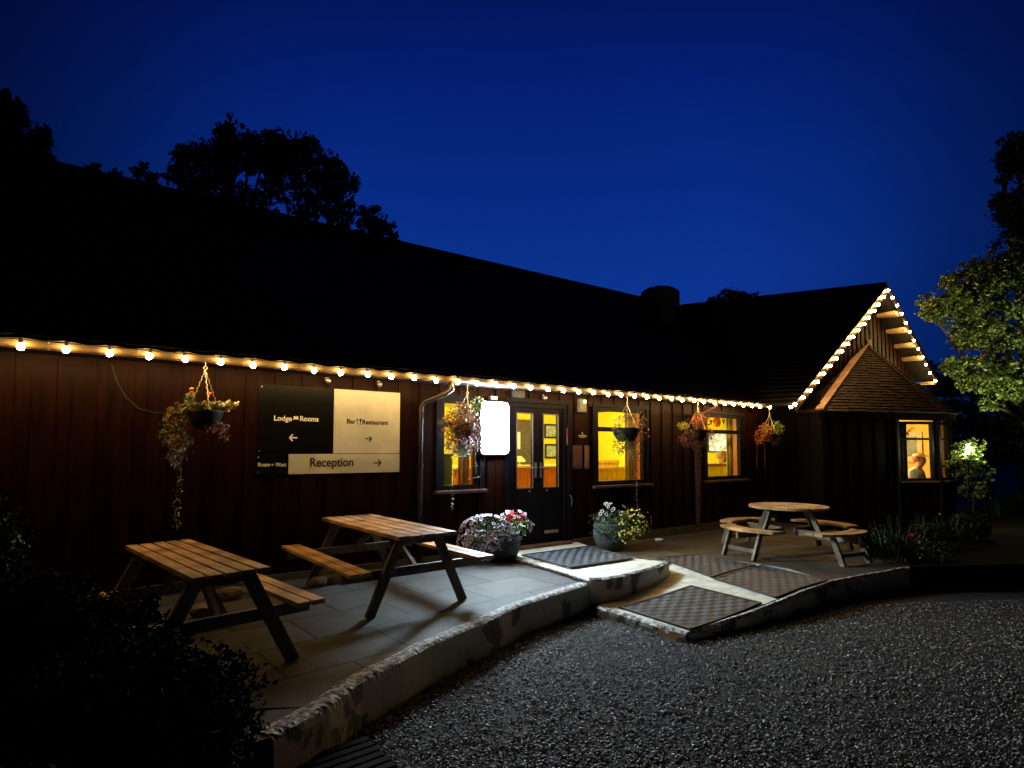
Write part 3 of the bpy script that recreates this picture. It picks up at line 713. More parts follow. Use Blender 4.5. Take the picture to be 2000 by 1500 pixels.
def bay_window(a, b, z0, z1, tz, name='bay_window'):
    a, b = Vector(a), Vector(b); d = (b - a).normalized(); nn = Vector((d.y, -d.x, 0)); Ln = (b - a).length
    fr = MB(); w_ = .055; c0 = a - nn * .03; c1 = b - nn * .03; up = Vector((0, 0, 1))
    for z in (z0 + w_ / 2, z1 - w_ / 2, tz): fr.beam(c0 + up * z, c1 + up * z, .07, w_ if z != tz else .045)
    for s in (w_ / 2, Ln - w_ / 2): fr.beam(a + d * s - nn * .03 + up * (z0 + w_), a + d * s - nn * .03 + up * (z1 - w_), .07, w_, up=d)
    f = L(fr, name, FRAME, bevel=.003)
    g = MB(); q = [a + d * w_ - nn * .04, b - d * w_ - nn * .04]
    g.add([q[0] + up * (z0 + w_), q[1] + up * (z0 + w_), q[1] + up * (z1 - w_), q[0] + up * (z1 - w_)], [(0, 1, 2, 3)]); L(g, 'pane', GLASS, f)
    s_ = MB(); s_.beam(a + nn * .05 + up * (z0 - .02), b + nn * .05 + up * (z0 - .02), .12, .035); L(s_, 'sill', SILLM, f, bevel=.004)
    return f
bay_window(on(V1, V2, u_w0 + .01), on(V1, V2, .965), W_Z0, W_Z1, 1.66)
bay_window(on(V2, V3, .12), on(V2, V3, .95), W_Z0, W_Z1, 1.66)
mb = MB()
for p in (V2, V3, on(V1, V2, u_w0)): mb.box(p.x - .045, p.x + .045, p.y - .045, p.y + .06, -.15, BZ)
L(mb, 'corner_post', DARKW)

# ------------------------------ windows of the long wall
def window(t0, t1, z0, z1, tz, extra=None, mull=None):
    fr = MB(); w_ = .06; y0, y1 = -.03, .05
    fr.box(t0, t0 + w_, y0, y1, z0 + w_, z1 - w_); fr.box(t1 - w_, t1, y0, y1, z0 + w_, z1 - w_); fr.box(t0, t1, y0, y1, z1 - w_, z1); fr.box(t0, t1, y0, y1, z0, z0 + w_)
    fr.box(t0 + w_, t1 - w_, y0 + .004, y1 - .004, tz - .035, tz + .035)
    if mull: fr.box(mull - .03, mull + .03, y0 + .003, y1 - .003, z0 + w_, tz - .035)
    f = L(fr, 'window', FRAME, bevel=.004)
    # outer architrave
    a = MB(); a.box(t0 - .07, t0 - .003, -.05, -.026, z0 - .02, z1 + .06); a.box(t1 + .003, t1 + .07, -.05, -.026, z0 - .02, z1 + .06); a.box(t0 - .003, t1 + .003, -.05, -.026, z1 + .003, z1 + .06); L(a, 'frame', DARKW, f)
    for (q0, q1) in ((z0 + w_, tz - .035), (tz + .035, z1 - w_)):
        g = MB(); g.add([(t0 + w_, .02, q0), (t1 - w_, .02, q0), (t1 - w_, .02, q1), (t0 + w_, .02, q1)], [(0, 1, 2, 3)]); L(g, 'pane', GLASS, f)
    s_ = MB(); s_.box(t0 - .09, t1 + .09, -.12, -.031, z0 - .045, z0 - .005); L(s_, 'sill', SILLM, f, bevel=.005)
    r = MB()   # inner reveal boards
    r.box(t0, t0 + .02, .051, .16, z0, z1); r.box(t1 - .02, t1, .051, .16, z0, z1); r.box(t0 + .02, t1 - .02, .051, .18, z0, z0 + .02); r.box(t0 + .02, t1 - .02, .051, .16, z1 - .02, z1); L(r, 'reveal', PINE, f)
    return f
window(*OPEN[0], 1.76); window(*OPEN[2], 1.76); window(*OPEN[3], 1.78)
# ------------------------------ double doors
t0, t1, z0, z1 = OPEN[1]; zb = LZ
mb = MB(); mb.box(t0, t0 + .06, -.04, .1, zb, z1 - .06); mb.box(t1 - .06, t1, -.04, .1, zb, z1 - .06); mb.box(t0, t1, -.04, .1, z1 - .06, z1); mb.box(t0 - .07, t0 - .004, -.06, -.027, zb, z1 + .07); mb.box(t1 + .004, t1 + .09, -.06, -.027, zb, z1 + .07); mb.box(t0 - .004, t1 + .004, -.06, -.027, z1 + .004, z1 + .07)
L(mb, 'door_frame', DARKW, bevel=.003)
mb = MB(); mb.box(t0 + .0, t1, -.16, .05, LZ + .002, LZ + .035); L(mb, 'threshold', SILLM, bevel=.006)
tm = (t0 + t1) / 2
gz0, gz1 = .88, 1.95
for k, (a, b) in enumerate(((t0 + .062, tm - .003), (tm + .003, t1 - .062))):
    g0, g1 = a + .10, b - .10
    mb = MB(); y0, y1 = -.01, .04
    mb.box(a, g0, y0, y1, zb + .04, z1 - .065); mb.box(g1, b, y0, y1, zb + .04, z1 - .065); mb.box(g0, g1, y0, y1, zb + .04, gz0); mb.box(g0, g1, y0, y1, gz1, z1 - .065)
    mb.box(a + .08, b - .08, y0 - .008, y0 - .001, .20, .72)
    d_ = L(mb, 'door', DARKW, bevel=.004)
    g = MB(); g.add([(g0, .015, gz0), (g1, .015, gz0), (g1, .015, gz1), (g0, .015, gz1)], [(0, 1, 2, 3)]); L(g, 'pane', GLASS, d_)
    bd = MB()
    for q in ((g0 - .012, g0, gz0 - .012, gz1 + .012), (g1, g1 + .012, gz0 - .012, gz1 + .012), (g0, g1, gz0 - .014, gz0), (g0, g1, gz1, gz1 + .012)): bd.box(q[0], q[1], -.02, -.011, q[2], q[3])
    L(bd, 'glazing_bead', mat('bead_brown', (.12, .06, .05), .5), d_)
    hx = (b - .045) if k == 0 else (a + .045); sg = -1 if k == 0 else 1
    h = MB(); h.box(hx - .018, hx + .018, -.02, -.011, 1.02, 1.24); h.tube([(hx, -.02, 1.17), (hx, -.06, 1.17)], .009, 8); h.tube([(hx, -.06, 1.17), (hx + sg * .11, -.062, 1.17)], .009, 8); h.ball((hx, -.022, 1.06), .012)
    L(h, 'handle', METAL, d_)
    mb = MB(); mb.ball(((a + b) / 2 - sg * .08, -.018, .83), .014); L(mb, 'spyhole', METAL, d_)
    if k == 1: mb = MB(); mb.box((a + b) / 2 - .13, (a + b) / 2 + .13, -.024, -.012, .20, .245); L(mb, 'letterbox', mat('dull_brass', (.45, .28, .15), .4, metal=.6), d_, bevel=.004)
# ------------------------------ downpipes
PIPEM = mat('downpipe_plastic', (.022, .014, .010), .35, var=.3)
def pipe(name, pts, r=.034, m=PIPEM): mb = MB(); mb.tube(pts, r, 10); return L(mb, name, m, smooth=True)
tA, zA = wp(822, 790, .07); tG = wp(882, 742, .43)[0]
pipe('downpipe', [(tG, -.43, 2.27), (tG, -.43, 2.17), (tG - .05, -.37, 2.12), (tA + .05, -.10, 2.04), (tA, -.07, 1.97), (tA, -.07, 1.0), (tA, -.07, .02)])
for z in (1.9, 1.2, .4): mb = MB(); mb.lathe((tA, -.07, z), [(.04, 0), (.04, .04)], 12); L(mb, 'pipe_bracket', PIPEM)
tB = wp(1361, 950, .07)[0]
pipe('downpipe', [(tB + .1, -.43, 2.27), (tB + .1, -.43, 2.2), (tB, -.08, 2.05), (tB, -.07, 1.9), (tB, -.07, .0)], .03, mat('brown_pipe', (.08, .035, .02), .45))
# ------------------------------ chimney / cowl
cp = atd(1289, 604, 14.2); c = lo(cp)
mb = MB(); r = .49; mb.lathe((c.x, c.y, c.z - 1.1), [(r, 0), (r, 1.49), (r * .96, 1.53), (r * .78, 1.60), (r * .45, 1.655), (.08, 1.67)], 4 * 3)
L(mb, 'chimney', mat('chimney_render', (.12, .16, .30), .8, scale=4, var=.25, bump=.4))

# ================================================================ INTERIORS (part of the building)
mb = MB()
mb.box(-6.5, 6.19, 3.2, 3.3, 0, 2.3); L(mb, 'interior_wall', YWALL)
mb = MB(); mb.box(-6.5, 6.19, .16, 3.2, 2.27, 2.29); L(mb, 'ceiling', CEILM)
mb = MB(); mb.box(-6.5, 6.19, .15, 3.2, .01, .02); L(mb, 'interior_floor', mat('carpet', (.12, .03, .02), .95, var=.3))
mb = MB(); mb.box(-2.9, -2.8, .15, 3.2, .02, 2.26); L(mb, 'partition', YWALL)
mb = MB(); mb.box(3.55, 3.63, 1.0, 3.2, .02, 2.26); L(mb, 'partition', YWALL)
mb = MB(); mb.box(6.10, 6.18, .15, 3.2, .02, 2.26); L(mb, 'partition', YWALL)
# inner lining over window wall so that no light leaks
mb = solid_wall(-6.5, 6.1, .02, 2.26, OPEN, .141, .155, MB()); L(mb, 'wall_lining', YWALL)
# wing interior
mb = MB(); mb.box(11.2, 11.28, -1.35, 2.5, 0, 2.1); L(mb, 'interior_wall', OWALL)
mb = MB(); mb.box(6.35, 11.2, 2.5, 2.58, 0, 2.1); L(mb, 'interior_wall', OWALL)
mb = MB(); mb.box(6.30, 6.36, -.9, 2.5, 0, 2.1); L(mb, 'interior_wall', OWALL)
mb = MB(); pcs = [(6.35, 2.5), (11.2, 2.5), (11.2, -1.25), (9.4, -2.0), (8.85, -2.0), (6.4, -.9)]
mb.prism(list(reversed(pcs)), 2.08, 2.10); L(mb, 'ceiling', mat('ceiling_ochre', (.8, .55, .18), .9, var=.06))
mb = MB(); mb.prism(list(reversed(pcs)), 0.0, .02); L(mb, 'interior_floor', MATS['carpet'])

# ---------------- lamps inside: hanging globes
WARMG = emis('lamp_globe_glow', (1.0, .72, .30), 14)
WARMO = emis('lamp_globe_glow_amber', (1.0, .62, .22), 12)
def room_lamp(t, o, z, wt, label, col=(1, .95, .45), m=WARMG, grp='ceiling lamps inside the lodge'):
    p = Wd(t, o, 0); r = empty('ceiling_lamp', (p.x, p.y, z), TH, label, 'lamp', grp)
    a = MB(); a.ball((0, 0, 0), .07, n=14, m=10); a.build('globe', m, r, smooth=True)
    a = MB(); a.tube([(0, 0, .07), (0, 0, 2.26 - z if t < 6.3 else 2.07 - z)], .006, 6); a.lathe((0, 0, .06), [(.03, 0), (.025, .03)], 10); a.build('flex', BLACKM, r)
    ld_ = bpy.data.lights.new('lamp_light', 'POINT'); ld_.energy = wt; ld_.color = col; ld_.shadow_soft_size = .12
    lo_ = bpy.data.objects.new('lamp_light', ld_); COL.objects.link(lo_); lo_.parent = r; lo_.location = (0, 0, -.12)
room_lamp(-.6, -1.0, 2.08, ROOM_W * .8, 'round ceiling lamp above the counter, hidden high behind the left door leaf')
room_lamp(1.9, -1.3, 2.08, ROOM_W * 1.1, 'round ceiling lamp behind the wide window next to the doors')
room_lamp(-2.2, -1.6, 2.08, ROOM_W * .5, 'round ceiling lamp behind the narrow window left of the doors')
room_lamp(4.6, -1.9, 1.96, ROOM_W * .6, 'pale pendant lamp behind the window by the round picnic table')
room_lamp(9.2, .3, 1.93, ROOM_W * 2.2, 'round ceiling lamp inside the bay of the gabled wing', (1, .70, .30), WARMO)

# ---------------- furniture inside
def at_wall(name, px, py, depth, z=None):
    t, zz = wp(px, py, -depth); return t, zz
# counter
p = Wd(.55, -1.25, 0); ct = empty('reception_counter', (p.x, p.y, .02), TH, 'reception counter with orange pine boarded front behind the double doors', 'counter')
mb = MB()
for i in range(24): mb.box(-1.35 + i * .11, -1.35 + i * .11 + .102, -.02 - (.006 if i % 2 else 0), 0, 0, 1.10)
mb.box(-1.35, 1.29, .0, .03, 0, 1.10); mb.build('boarded_front', PINE, ct)
mb = MB(); mb.box(-1.4, 1.34, -.07, .5, 1.10, 1.14); mb.build('counter_top', mat('pale_counter_top', (.72, .45, .22), .35), ct, bevel=.005)
def wallitem(name, t, o, z, wd, ht, m, label, cat, fm=None, fw=.03, grp=None, rz=0.0, depth=.02):
    p = Wd(t, o, 0); r = empty(name, (p.x, p.y, z), TH + rz, label, cat, grp)
    a = MB(); a.box(-wd / 2, wd / 2, -.006, 0, -ht / 2, ht / 2); a.build('picture' if fm else 'board', m, r)
    if fm:
        a = MB()
        for q in ((-wd / 2 - fw, wd / 2 + fw, ht / 2, ht / 2 + fw), (-wd / 2 - fw, wd / 2 + fw, -ht / 2 - fw, -ht / 2), (-wd / 2 - fw, -wd / 2, -ht / 2, ht / 2), (wd / 2, wd / 2 + fw, -ht / 2, ht / 2)): a.box(q[0], q[1], -depth, 0, q[2], q[3])
        a.build('frame', fm, r)
    return r
PIC = mat('print_grey', (.10, .12, .10), .5, scale=14, col2=(.65, .66, .58))
BLKF = mat('picture_frame_black', (.015, .015, .015), .4)
for (px, py, lb) in ((1079, 842, 'black framed print on the yellow wall, upper one seen through the right door leaf'), (1080, 881, 'black framed print on the yellow wall, lower one seen through the right door leaf')):
    t, z = wp(px, py, -3.15); wallitem('framed_print', t, -3.18, z, .34, .24, PIC, lb, 'picture', BLKF, .04, 'framed prints behind the doors')
t, z = wp(1016, 866, -3.15); wallitem('notice_board', t, -3.18, z, .62, .95, mat('board_dark', (.10, .075, .05), .8, scale=20, var=.5), 'dark notice board on the wall seen through the left door leaf', 'notice board', DARKPINE, .04)
t, z = wp(1022, 860, -2.9); wallitem('white_notice', t, -3.12, z, .16, .36, PAPER, 'white notice pinned on the dark notice board', 'notice')
# desk lamp-ish cream thing on the counter
p = Wd(.60, -1.42, 0)
mb = MB(); mb.lathe((0, 0, 0), [(.05, 0), (.05, .01), (.012, .03), (.012, .06), (.11, .06), (.10, .10), (.03, .16)], 16); o = mb.build('table_lamp', mat('lampshade_cream', (.8, .65, .25), .7)); o.location = (p.x, p.y, 1.161); tag(o, 'small cream shaded lamp standing on the reception counter', 'lamp')
def curtain(t0, t1, o, z0, z1, m, label, folds=5, rz=0):
    p = Wd((t0 + t1) / 2, o, 0); wd = t1 - t0
    a = MB(); n = folds * 8; V = []; F = []
    for j, z in enumerate((z0, (z0 + z1) / 2, z1)):
        for i in range(n + 1):
            u = i / n; V.append((-wd / 2 + wd * u, .028 * math.sin(u * folds * 2 * math.pi) + .006 * math.sin(u * 17), z - 0))
    for j in range(2):
        for i in range(n): F.append((j * (n + 1) + i, j * (n + 1) + i + 1, (j + 1) * (n + 1) + i + 1, (j + 1) * (n + 1) + i))
    a.add(V, F); o_ = a.build('curtain', m, smooth=True); o_.location = (p.x, p.y, 0); o_.rotation_euler = (0, 0, TH + rz)
    sm = o_.modifiers.new('thick', 'SOLIDIFY'); sm.thickness = .006
    tag(o_, label, 'curtain'); return o_
curtain(wp(896, 900, -.22)[0], wp(917, 900, -.22)[0], -.22, .9, 2.1, CURT, 'beige curtain gathered at the right side of the narrow window left of the doors', 3)
curtain(wp(1222, 900, -.24)[0], wp(1244, 900, -.24)[0], -.24, .88, 2.1, CURTG, 'green and gold curtain gathered at the right of the wide window beside the doors', 4)
curtain(wp(1421, 880, -.24)[0], wp(1432, 880, -.24)[0], -.24, .88, 2.1, CURTG, 'green and gold curtain at the right of the window behind the round picnic table', 3)
# dark panel low in the narrow window
p = Wd(-1.5, -.5, 0); mb = MB(); mb.box(-.32, .24, -.02, .02, .02, 1.34); mb.box(-.34, .26, -.03, .03, 1.34, 1.37); o = mb.build('room_screen', mat('dark_teal_panel', (.01, .03, .03), .5)); o.location = (p.x, p.y, 0); o.rotation_euler = (0, 0, TH); tag(o, 'dark low screen standing behind the narrow window left of the doors', 'screen')
# settles and chairs in the wide window
def settle(t, o, label, h=1.18, wd=1.1, rz=0.0, back=DARKPINE, pad=None, grp=None):
    p = Wd(t, o, 0); r = empty('settle', (p.x, p.y, .02), TH + rz, label, 'bench seat', grp)
    a = MB()
    for i in range(int(wd / .12)): a.box(-wd / 2 + i * .12, -wd / 2 + i * .12 + .112, 0, .03, .1, h - .06)
    a.build('backrest', back, r)
    a = MB(); a.box(-wd / 2 - .03, wd / 2 + .03, -.02, .05, h - .06, h); a.build('top_rail', pad or back, r, bevel=.006)
    a = MB(); a.box(-wd / 2, wd / 2, .031, .45, .40, .45); a.build('seat', back, r, bevel=.006)
    for sx_ in (-1, 1): a = MB(); a.box(sx_ * wd / 2 - .03, sx_ * wd / 2 + .03, -.005, .45, 0, .398); a.build('side_panel', back, r)
    return r
GOLDW = mat('honey_wood', (.45, .22, .04), .4, scale=4, col2=(.62, .36, .09), stretch=(7, 7, .8))
settle(2.35, -.85, 'honey coloured wooden settle back in the window beside the doors', 1.10, 1.1, back=GOLDW)
settle(2.9, -1.9, 'second wooden settle standing deeper in the room behind the wide window', 1.20, 1.2, back=GOLDW)
p = Wd(1.38, -.42, 0); a = MB(); a.box(-.1, .1, -.06, .06, 0, .17); a.box(-.09, .09, -.05, .05, .17, .19); o = a.build('menu_box', mat('yellow_card', (.75, .62, .12), .6)); o.location = (p.x, p.y, .89 + 0.0); o.rotation_euler = (0, 0, TH); tag(o, 'small yellow card box behind the glass of the wide window', 'box')
p = Wd(1.38, -.42, 0); a = MB(); a.box(-.3, .5, -.12, .14, .84, .885); a.box(-.28, -.22, -.1, .1, .02, .839); a.box(.42, .48, -.1, .1, .02, .839); o = a.build('window_shelf', GOLDW); o.location = (p.x, p.y, 0); o.rotation_euler = (0, 0, TH); tag(o, 'honey wood shelf table standing under the wide window', 'shelf')
# window by the round table: boxed seat back in front of the guests, bright picture behind, bunting
YP = mat('yellow_panel', (.85, .66, .05), .6, var=.05); REDW = mat('red_brown_rail', (.42, .07, .03), .4)
settle(4.75, -.62, 'yellow panelled bench back with red rail below the seated guests', 1.13, 1.5, back=YP, pad=REDW)
SNOW = emis('lit_screen', (.75, .9, 1.0), .8)
nt = SNOW.node_tree; b = nt.nodes['Principled BSDF']; nz = nt.nodes.new('ShaderNodeTexNoise'); nz.inputs['Scale'].default_value = 9; nz.inputs['Detail'].default_value = 8; tcn = nt.nodes.new('ShaderNodeTexCoord')
r_ = nt.nodes.new('ShaderNodeValToRGB'); r_.color_ramp.elements[0].position = .44; r_.color_ramp.elements[0].color = (.02, .05, .07, 1); r_.color_ramp.elements[1].position = .56; r_.color_ramp.elements[1].color = (.8, .92, 1, 1)
nt.links.new(tcn.outputs['Object'], nz.inputs[0]); nt.links.new(nz.outputs[0], r_.inputs[0]); nt.links.new(r_.outputs[0], b.inputs['Emission Color'])
r_ = ray(1406, 868); k_ = (P0 + D * 6.08 - CAM).dot(D) / r_.dot(D); q_ = to_t(CAM + r_ * k_); wallitem('lit_screen', 6.08, q_[1], q_[2] + .05, .56, .40, SNOW, 'bright pale blue screen on the wall above the guests by the round table window', 'screen', BLKF, .03, rz=-math.pi / 2)
t, z = wp(1402, 819, -.9); p = Wd(t, -.9, 0)
a = MB()
for i in range(12):
    x = -.9 + i * .15; zz = .05 * math.sin(i * .9); a.add([(x, 0, zz), (x + .12, 0, zz), (x + .06, 0, zz - .12), (x, .004, zz), (x + .12, .004, zz), (x + .06, .004, zz - .12)], [(0, 1, 2), (5, 4, 3), (0, 3, 4, 1), (1, 4, 5, 2), (2, 5, 3, 0)], i % 3)
a.tube([(-.92 + i * .1, 0, .05 * math.sin(i * .6)) for i in range(19)], .004, 4, 0)
o = a.build('bunting', [mat('bunting_green', (.05, .3, .05), .8), mat('bunting_red', (.6, .03, .03), .8), mat('bunting_cream', (.7, .6, .3), .8)]); o.location = (p.x, p.y, z); o.rotation_euler = (0, 0, TH); tag(o, 'coloured bunting strung high inside the window by the round picnic table', 'bunting')
t, z = wp(1400, 826, -1.1); p = Wd(t, -1.1, 0); a = MB(); a.lathe((0, 0, 0), [(.02, .12), (.07, .10), (.085, .03), (.075, -.05), (.03, -.09)], 14); a.tube([(0, 0, .1), (0, 0, 2.26 - z)], .004, 4); o = a.build('red_pendant', mat('red_glass', (.7, .02, .01), .3)); o.location = (p.x, p.y, z); tag(o, 'red glass pendant hanging inside the window by the round picnic table', 'pendant')
# bay interior
p = Wd(11.17, .0, 0)
FR_P = mat('art_green', (.03, .07, .05), .5, scale=10, col2=(.35, .38, .25)); 
def bay_picture(o, z, wd, ht):
    P = Wd(11.19, o, 0); r = empty('framed_picture', (P.x, P.y, z), TH - math.pi / 2 + math.pi, 'green picture in cream mount and wooden frame on the ochre bay wall', 'picture')
    # local x runs along the wall, local -y faces the room
    r.rotation_euler = (0, 0, TH - math.pi / 2)
    a = MB(); a.box(-wd / 2, wd / 2, -.012, -.006, -ht / 2, ht / 2); a.build('picture', FR_P, r)
    a = MB(); a.box(-wd / 2 - .07, wd / 2 + .07, -.006, 0, -ht / 2 - .12, ht / 2 + .07); a.build('mount', mat('cream_mount', (.75, .6, .3), .8), r)
    a = MB(); q = wd / 2 + .07
    a.box(-q - .05, -q, -.03, 0, -ht / 2 - .17, ht / 2 + .12); a.box(q, q + .05, -.03, 0, -ht / 2 - .17, ht / 2 + .12); a.box(-q, q, -.03, 0, ht / 2 + .07, ht / 2 + .12); a.box(-q, q, -.03, 0, -ht / 2 - .17, -ht / 2 - .12); a.build('frame', GOLDW, r)
def bay_at(px, py, t):   # ray hits the plane t = const
    r = ray(px, py); k = (P0 + D * t - CAM).dot(D) / r.dot(D); P = CAM + r * k; q = to_t(P); return q[1], q[2]
o_, z_ = bay_at(1776, 872, 11.2); bay_picture(o_, z_, .34, .5)
oa, za = bay_at(1770, 842, 11.15); P = Wd(11.12, oa, 0); a = MB()
for s in (-1, 1):
    a.tube([(0, 0, 0), (s * .06, 0, .04), (s * .13, 0, .12), (s * .12, 0, .2)], [.012, .01, .008, .003], 6); a.tube([(s * .06, 0, .04), (s * .05, 0, .13)], [.008, .003], 6); a.tube([(s * .12, 0, .11), (s * .19, 0, .15)], [.007, .003], 6)
a.ball((0, -.02, -.02), .035, sc=(1, .6, 1.3)); o = a.build('antlers', mat('antler', (.12, .07, .03), .6)); o.location = (P.x, P.y, za - .05); o.rotation_euler = (0, 0, TH - math.pi / 2); tag(o, 'small dark antlers mounted high on the ochre wall inside the bay', 'antlers')
curtain(8.02, 8.20, 1.70, .82, 2.0, CURTW, 'pale grey curtain at the left side of the large bay window', 2, rz=-.4)
curtain(8.92, 8.96, 1.98, .82, 2.0, CURTW, 'pale curtain inside the narrow bay window next to the garden lamp', 2)
# bay table with plates
ot, zt = bay_at(1792, 930, 9.3); TBZ = .90
P = Wd(9.3, 1.05, 0); r = empty('dining_table', (P.x, P.y, .02), TH, 'dark red wooden dining table inside the bay window', 'table')
a = MB(); a.box(-.55, .45, -.4, .4, .76, .80); a.build('table_top', DARKPINE, r, bevel=.005)
for sx_, sy_ in ((-.48, -.33), (.38, -.33), (-.48, .33), (.38, .33)): a = MB(); a.box(sx_ - .03, sx_ + .03, sy_ - .03, sy_ + .03, 0, .759); a.build('leg', DARKPINE, r)
for dx, dy, lb in ((-.25, -.22, 'white plate on the bay dining table nearest the glass'), (.1, -.1, 'white plate on the bay dining table further from the glass')):
    P2 = P + D * dx - N * dy * -1; a = MB(); a.lathe((0, 0, 0), [(.06, 0), (.075, .008), (.12, .02), (.118, .024), (.07, .012)], 20); o = a.build('plate', PAPER, smooth=True); o.location = (P2.x, P2.y, .822); tag(o, lb, 'plate', 'plates in the bay')

# ---------------------------------------------------------------- people (seated)
def person(loc, rz, label, shirt, hair, cap=None, lean=.1, sc=1.0):
    root = empty('person', loc, rz, label, 'person'); root.scale = (sc, sc, sc)
    def skin(name, joints, edges, m, parent, sub=2):
        me = bpy.data.meshes.new(name); me.from_pydata([j[0] for j in joints], edges, []); me.materials.append(m)
        o = bpy.data.objects.new(name, me); COL.objects.link(o); o.parent = parent
        o.modifiers.new('skin', 'SKIN'); 
        for i, j in enumerate(joints): me.skin_vertices[0].data[i].radius = (j[1], j[2] if len(j) > 2 else j[1])
        me.skin_vertices[0].data[0].use_root = True
        s_ = o.modifiers.new('sub', 'SUBSURF'); s_.levels = sub; s_.render_levels = sub
        return o
    # facing -y, seat height .45
    J = [((0, 0, .50), .13, .11), ((0, -.02, .68), .12, .09), ((0, -.03 - lean * .4, .92), .15, .10), ((0, -.03 - lean * .8, 1.06), .07), ((0, -.05 - lean, 1.12), .05), ((0, -.06 - lean, 1.17), .072, .08), ((0, -.07 - lean, 1.26), .078, .092), ((0, -.05 - lean, 1.33), .05, .06),
         ((-.18, -.04 - lean * .5, 1.0), .05), ((-.24, -.12, .74), .042), ((-.16, -.36, .72), .032), ((.18, -.04 - lean * .5, 1.0), .05), ((.24, -.12, .74), .042), ((.16, -.36, .72), .032),
         ((-.10, -.12, .49), .085), ((-.12, -.42, .49), .062), ((-.12, -.44, .10), .042), ((-.12, -.56, .04), .035), ((.10, -.12, .49), .085), ((.12, -.42, .49), .062), ((.12, -.44, .10), .042), ((.12, -.56, .04), .035),
         ((0, -.155 - lean, 1.215), .012), ((-.16, -.45, .735), .022), ((.16, -.45, .735), .022)]
    E_ = [(0, 1), (1, 2), (2, 3), (3, 4), (4, 5), (5, 6), (6, 7), (2, 8), (8, 9), (9, 10), (2, 11), (11, 12), (12, 13), (0, 14), (14, 15), (15, 16), (16, 17), (0, 18), (18, 19), (19, 20), (20, 21), (5, 22), (10, 23), (13, 24)]
    skin('body', J, E_, SKIN, root)
    hands = MB()
    for sx_ in (-1, 1):
        for i, (dx, ln) in enumerate(((-.024, .055), (-.008, .068), (.008, .064), (.023, .05))):
            x = sx_ * .16 + dx; hands.tube([(x, -.46, .738), (x, -.46 - ln * .6, .735), (x, -.46 - ln, .722)], [.008, .0075, .006], 6)
        hands.tube([(sx_ * .16 - sx_ * .02, -.44, .735), (sx_ * .16 - sx_ * .045, -.475, .728)], [.009, .007], 6)
    hands.build('fingers', SKIN, root, smooth=True)
    s = [((0, .0, .50), .145, .125), ((0, -.02, .68), .14, .108), ((0, -.03 - lean * .4, .90), .175, .125), ((0, -.05 - lean * .95, 1.11), .078), ((-.18, -.04 - lean * .5, 1.0), .07), ((-.24, -.12, .745), .054), ((-.19, -.28, .73), .044), ((.18, -.04 - lean * .5, 1.0), .07), ((.24, -.12, .745), .054), ((.19, -.28, .73), .044)]
    skin('shirt', s, [(0, 1), (1, 2), (2, 3), (2, 4), (4, 5), (5, 6), (2, 7), (7, 8), (8, 9)], shirt, root)
    tr = [((0, .0, .49), .14, .12), ((-.10, -.12, .49), .098), ((-.12, -.42, .49), .075), ((-.12, -.44, .12), .056), ((.10, -.12, .49), .098), ((.12, -.42, .49), .075), ((.12, -.44, .12), .056)]
    skin('trousers', tr, [(0, 1), (1, 2), (2, 3), (0, 4), (4, 5), (5, 6)], mat('trousers_dark', (.03, .03, .05), .8), root)
    hy = -.05 - lean
    h = MB(); h.ball((0, hy + .018, 1.275), .098, sc=(.92, 1.02, 1.0), n=16, m=10); h.build('hair', hair, root, smooth=True)
    # face in front of the hair
    f = MB(); f.ball((0, hy - .028, 1.235), .085, sc=(.84, .92, 1.15), n=16, m=12)
    f.ball((-.072, hy - .01, 1.235), .02, sc=(.5, .8, 1.3)); f.ball((.072, hy - .01, 1.235), .02, sc=(.5, .8, 1.3))
    f.add([(-.014, hy - .1, 1.215), (.014, hy - .1, 1.215), (0, hy - .128, 1.213), (0, hy - .103, 1.255)], [(0, 1, 2), (1, 3, 2), (3, 0, 2), (0, 3, 1)]); f.build('face', SKIN, root, smooth=True)
    ey = MB(); ey.ball((-.03, hy - .1, 1.25), .009); ey.ball((.03, hy - .1, 1.25), .009); ey.build('eyes', BLACKM, root)
    mo = MB(); mo.ball((0, hy - .098, 1.178), .016, sc=(1.3, .5, .35)); mo.build('mouth', mat('lip', (.35, .08, .06), .5), root)
    if cap:
        c = MB(); c.ball((0, hy + .005, 1.315), .094, sc=(1.0, 1.12, .5), n=18, m=10); c.add([(-.07, hy - .09, 1.31), (.07, hy - .09, 1.31), (.05, hy - .165, 1.295), (-.05, hy - .165, 1.295), (-.07, hy - .09, 1.318), (.07, hy - .09, 1.318), (.05, hy - .165, 1.303), (-.05, hy - .165, 1.303)], [(0, 1, 2, 3), (7, 6, 5, 4), (0, 4, 5, 1), (1, 5, 6, 2), (2, 6, 7, 3), (3, 7, 4, 0)]); c.build('cap', cap, root, smooth=True)
    return root
HAIRB = mat('hair_brown', (.16, .07, .03), .7); HAIRG = mat('hair_grey_fair', (.5, .36, .2), .7); SHW = mat('shirt_white', (.78, .76, .72), .8, var=.06)
# guests behind the round-table window
for px, py, dd, lb, sh, hr, rz in ((1395, 892, 1.25, 'guest with fair hair and white top behind the window near the round table', SHW, HAIRG, .5), (1417, 891, 1.1, 'guest with brown hair and cream top behind the window near the round table', mat('top_cream', (.7, .6, .45), .8), HAIRB, -.5)):
    t, z = wp(px, py, -dd); P = Wd(t, -dd, 0); person((P.x, P.y, z - 1.24), TH + rz, lb, sh, hr)
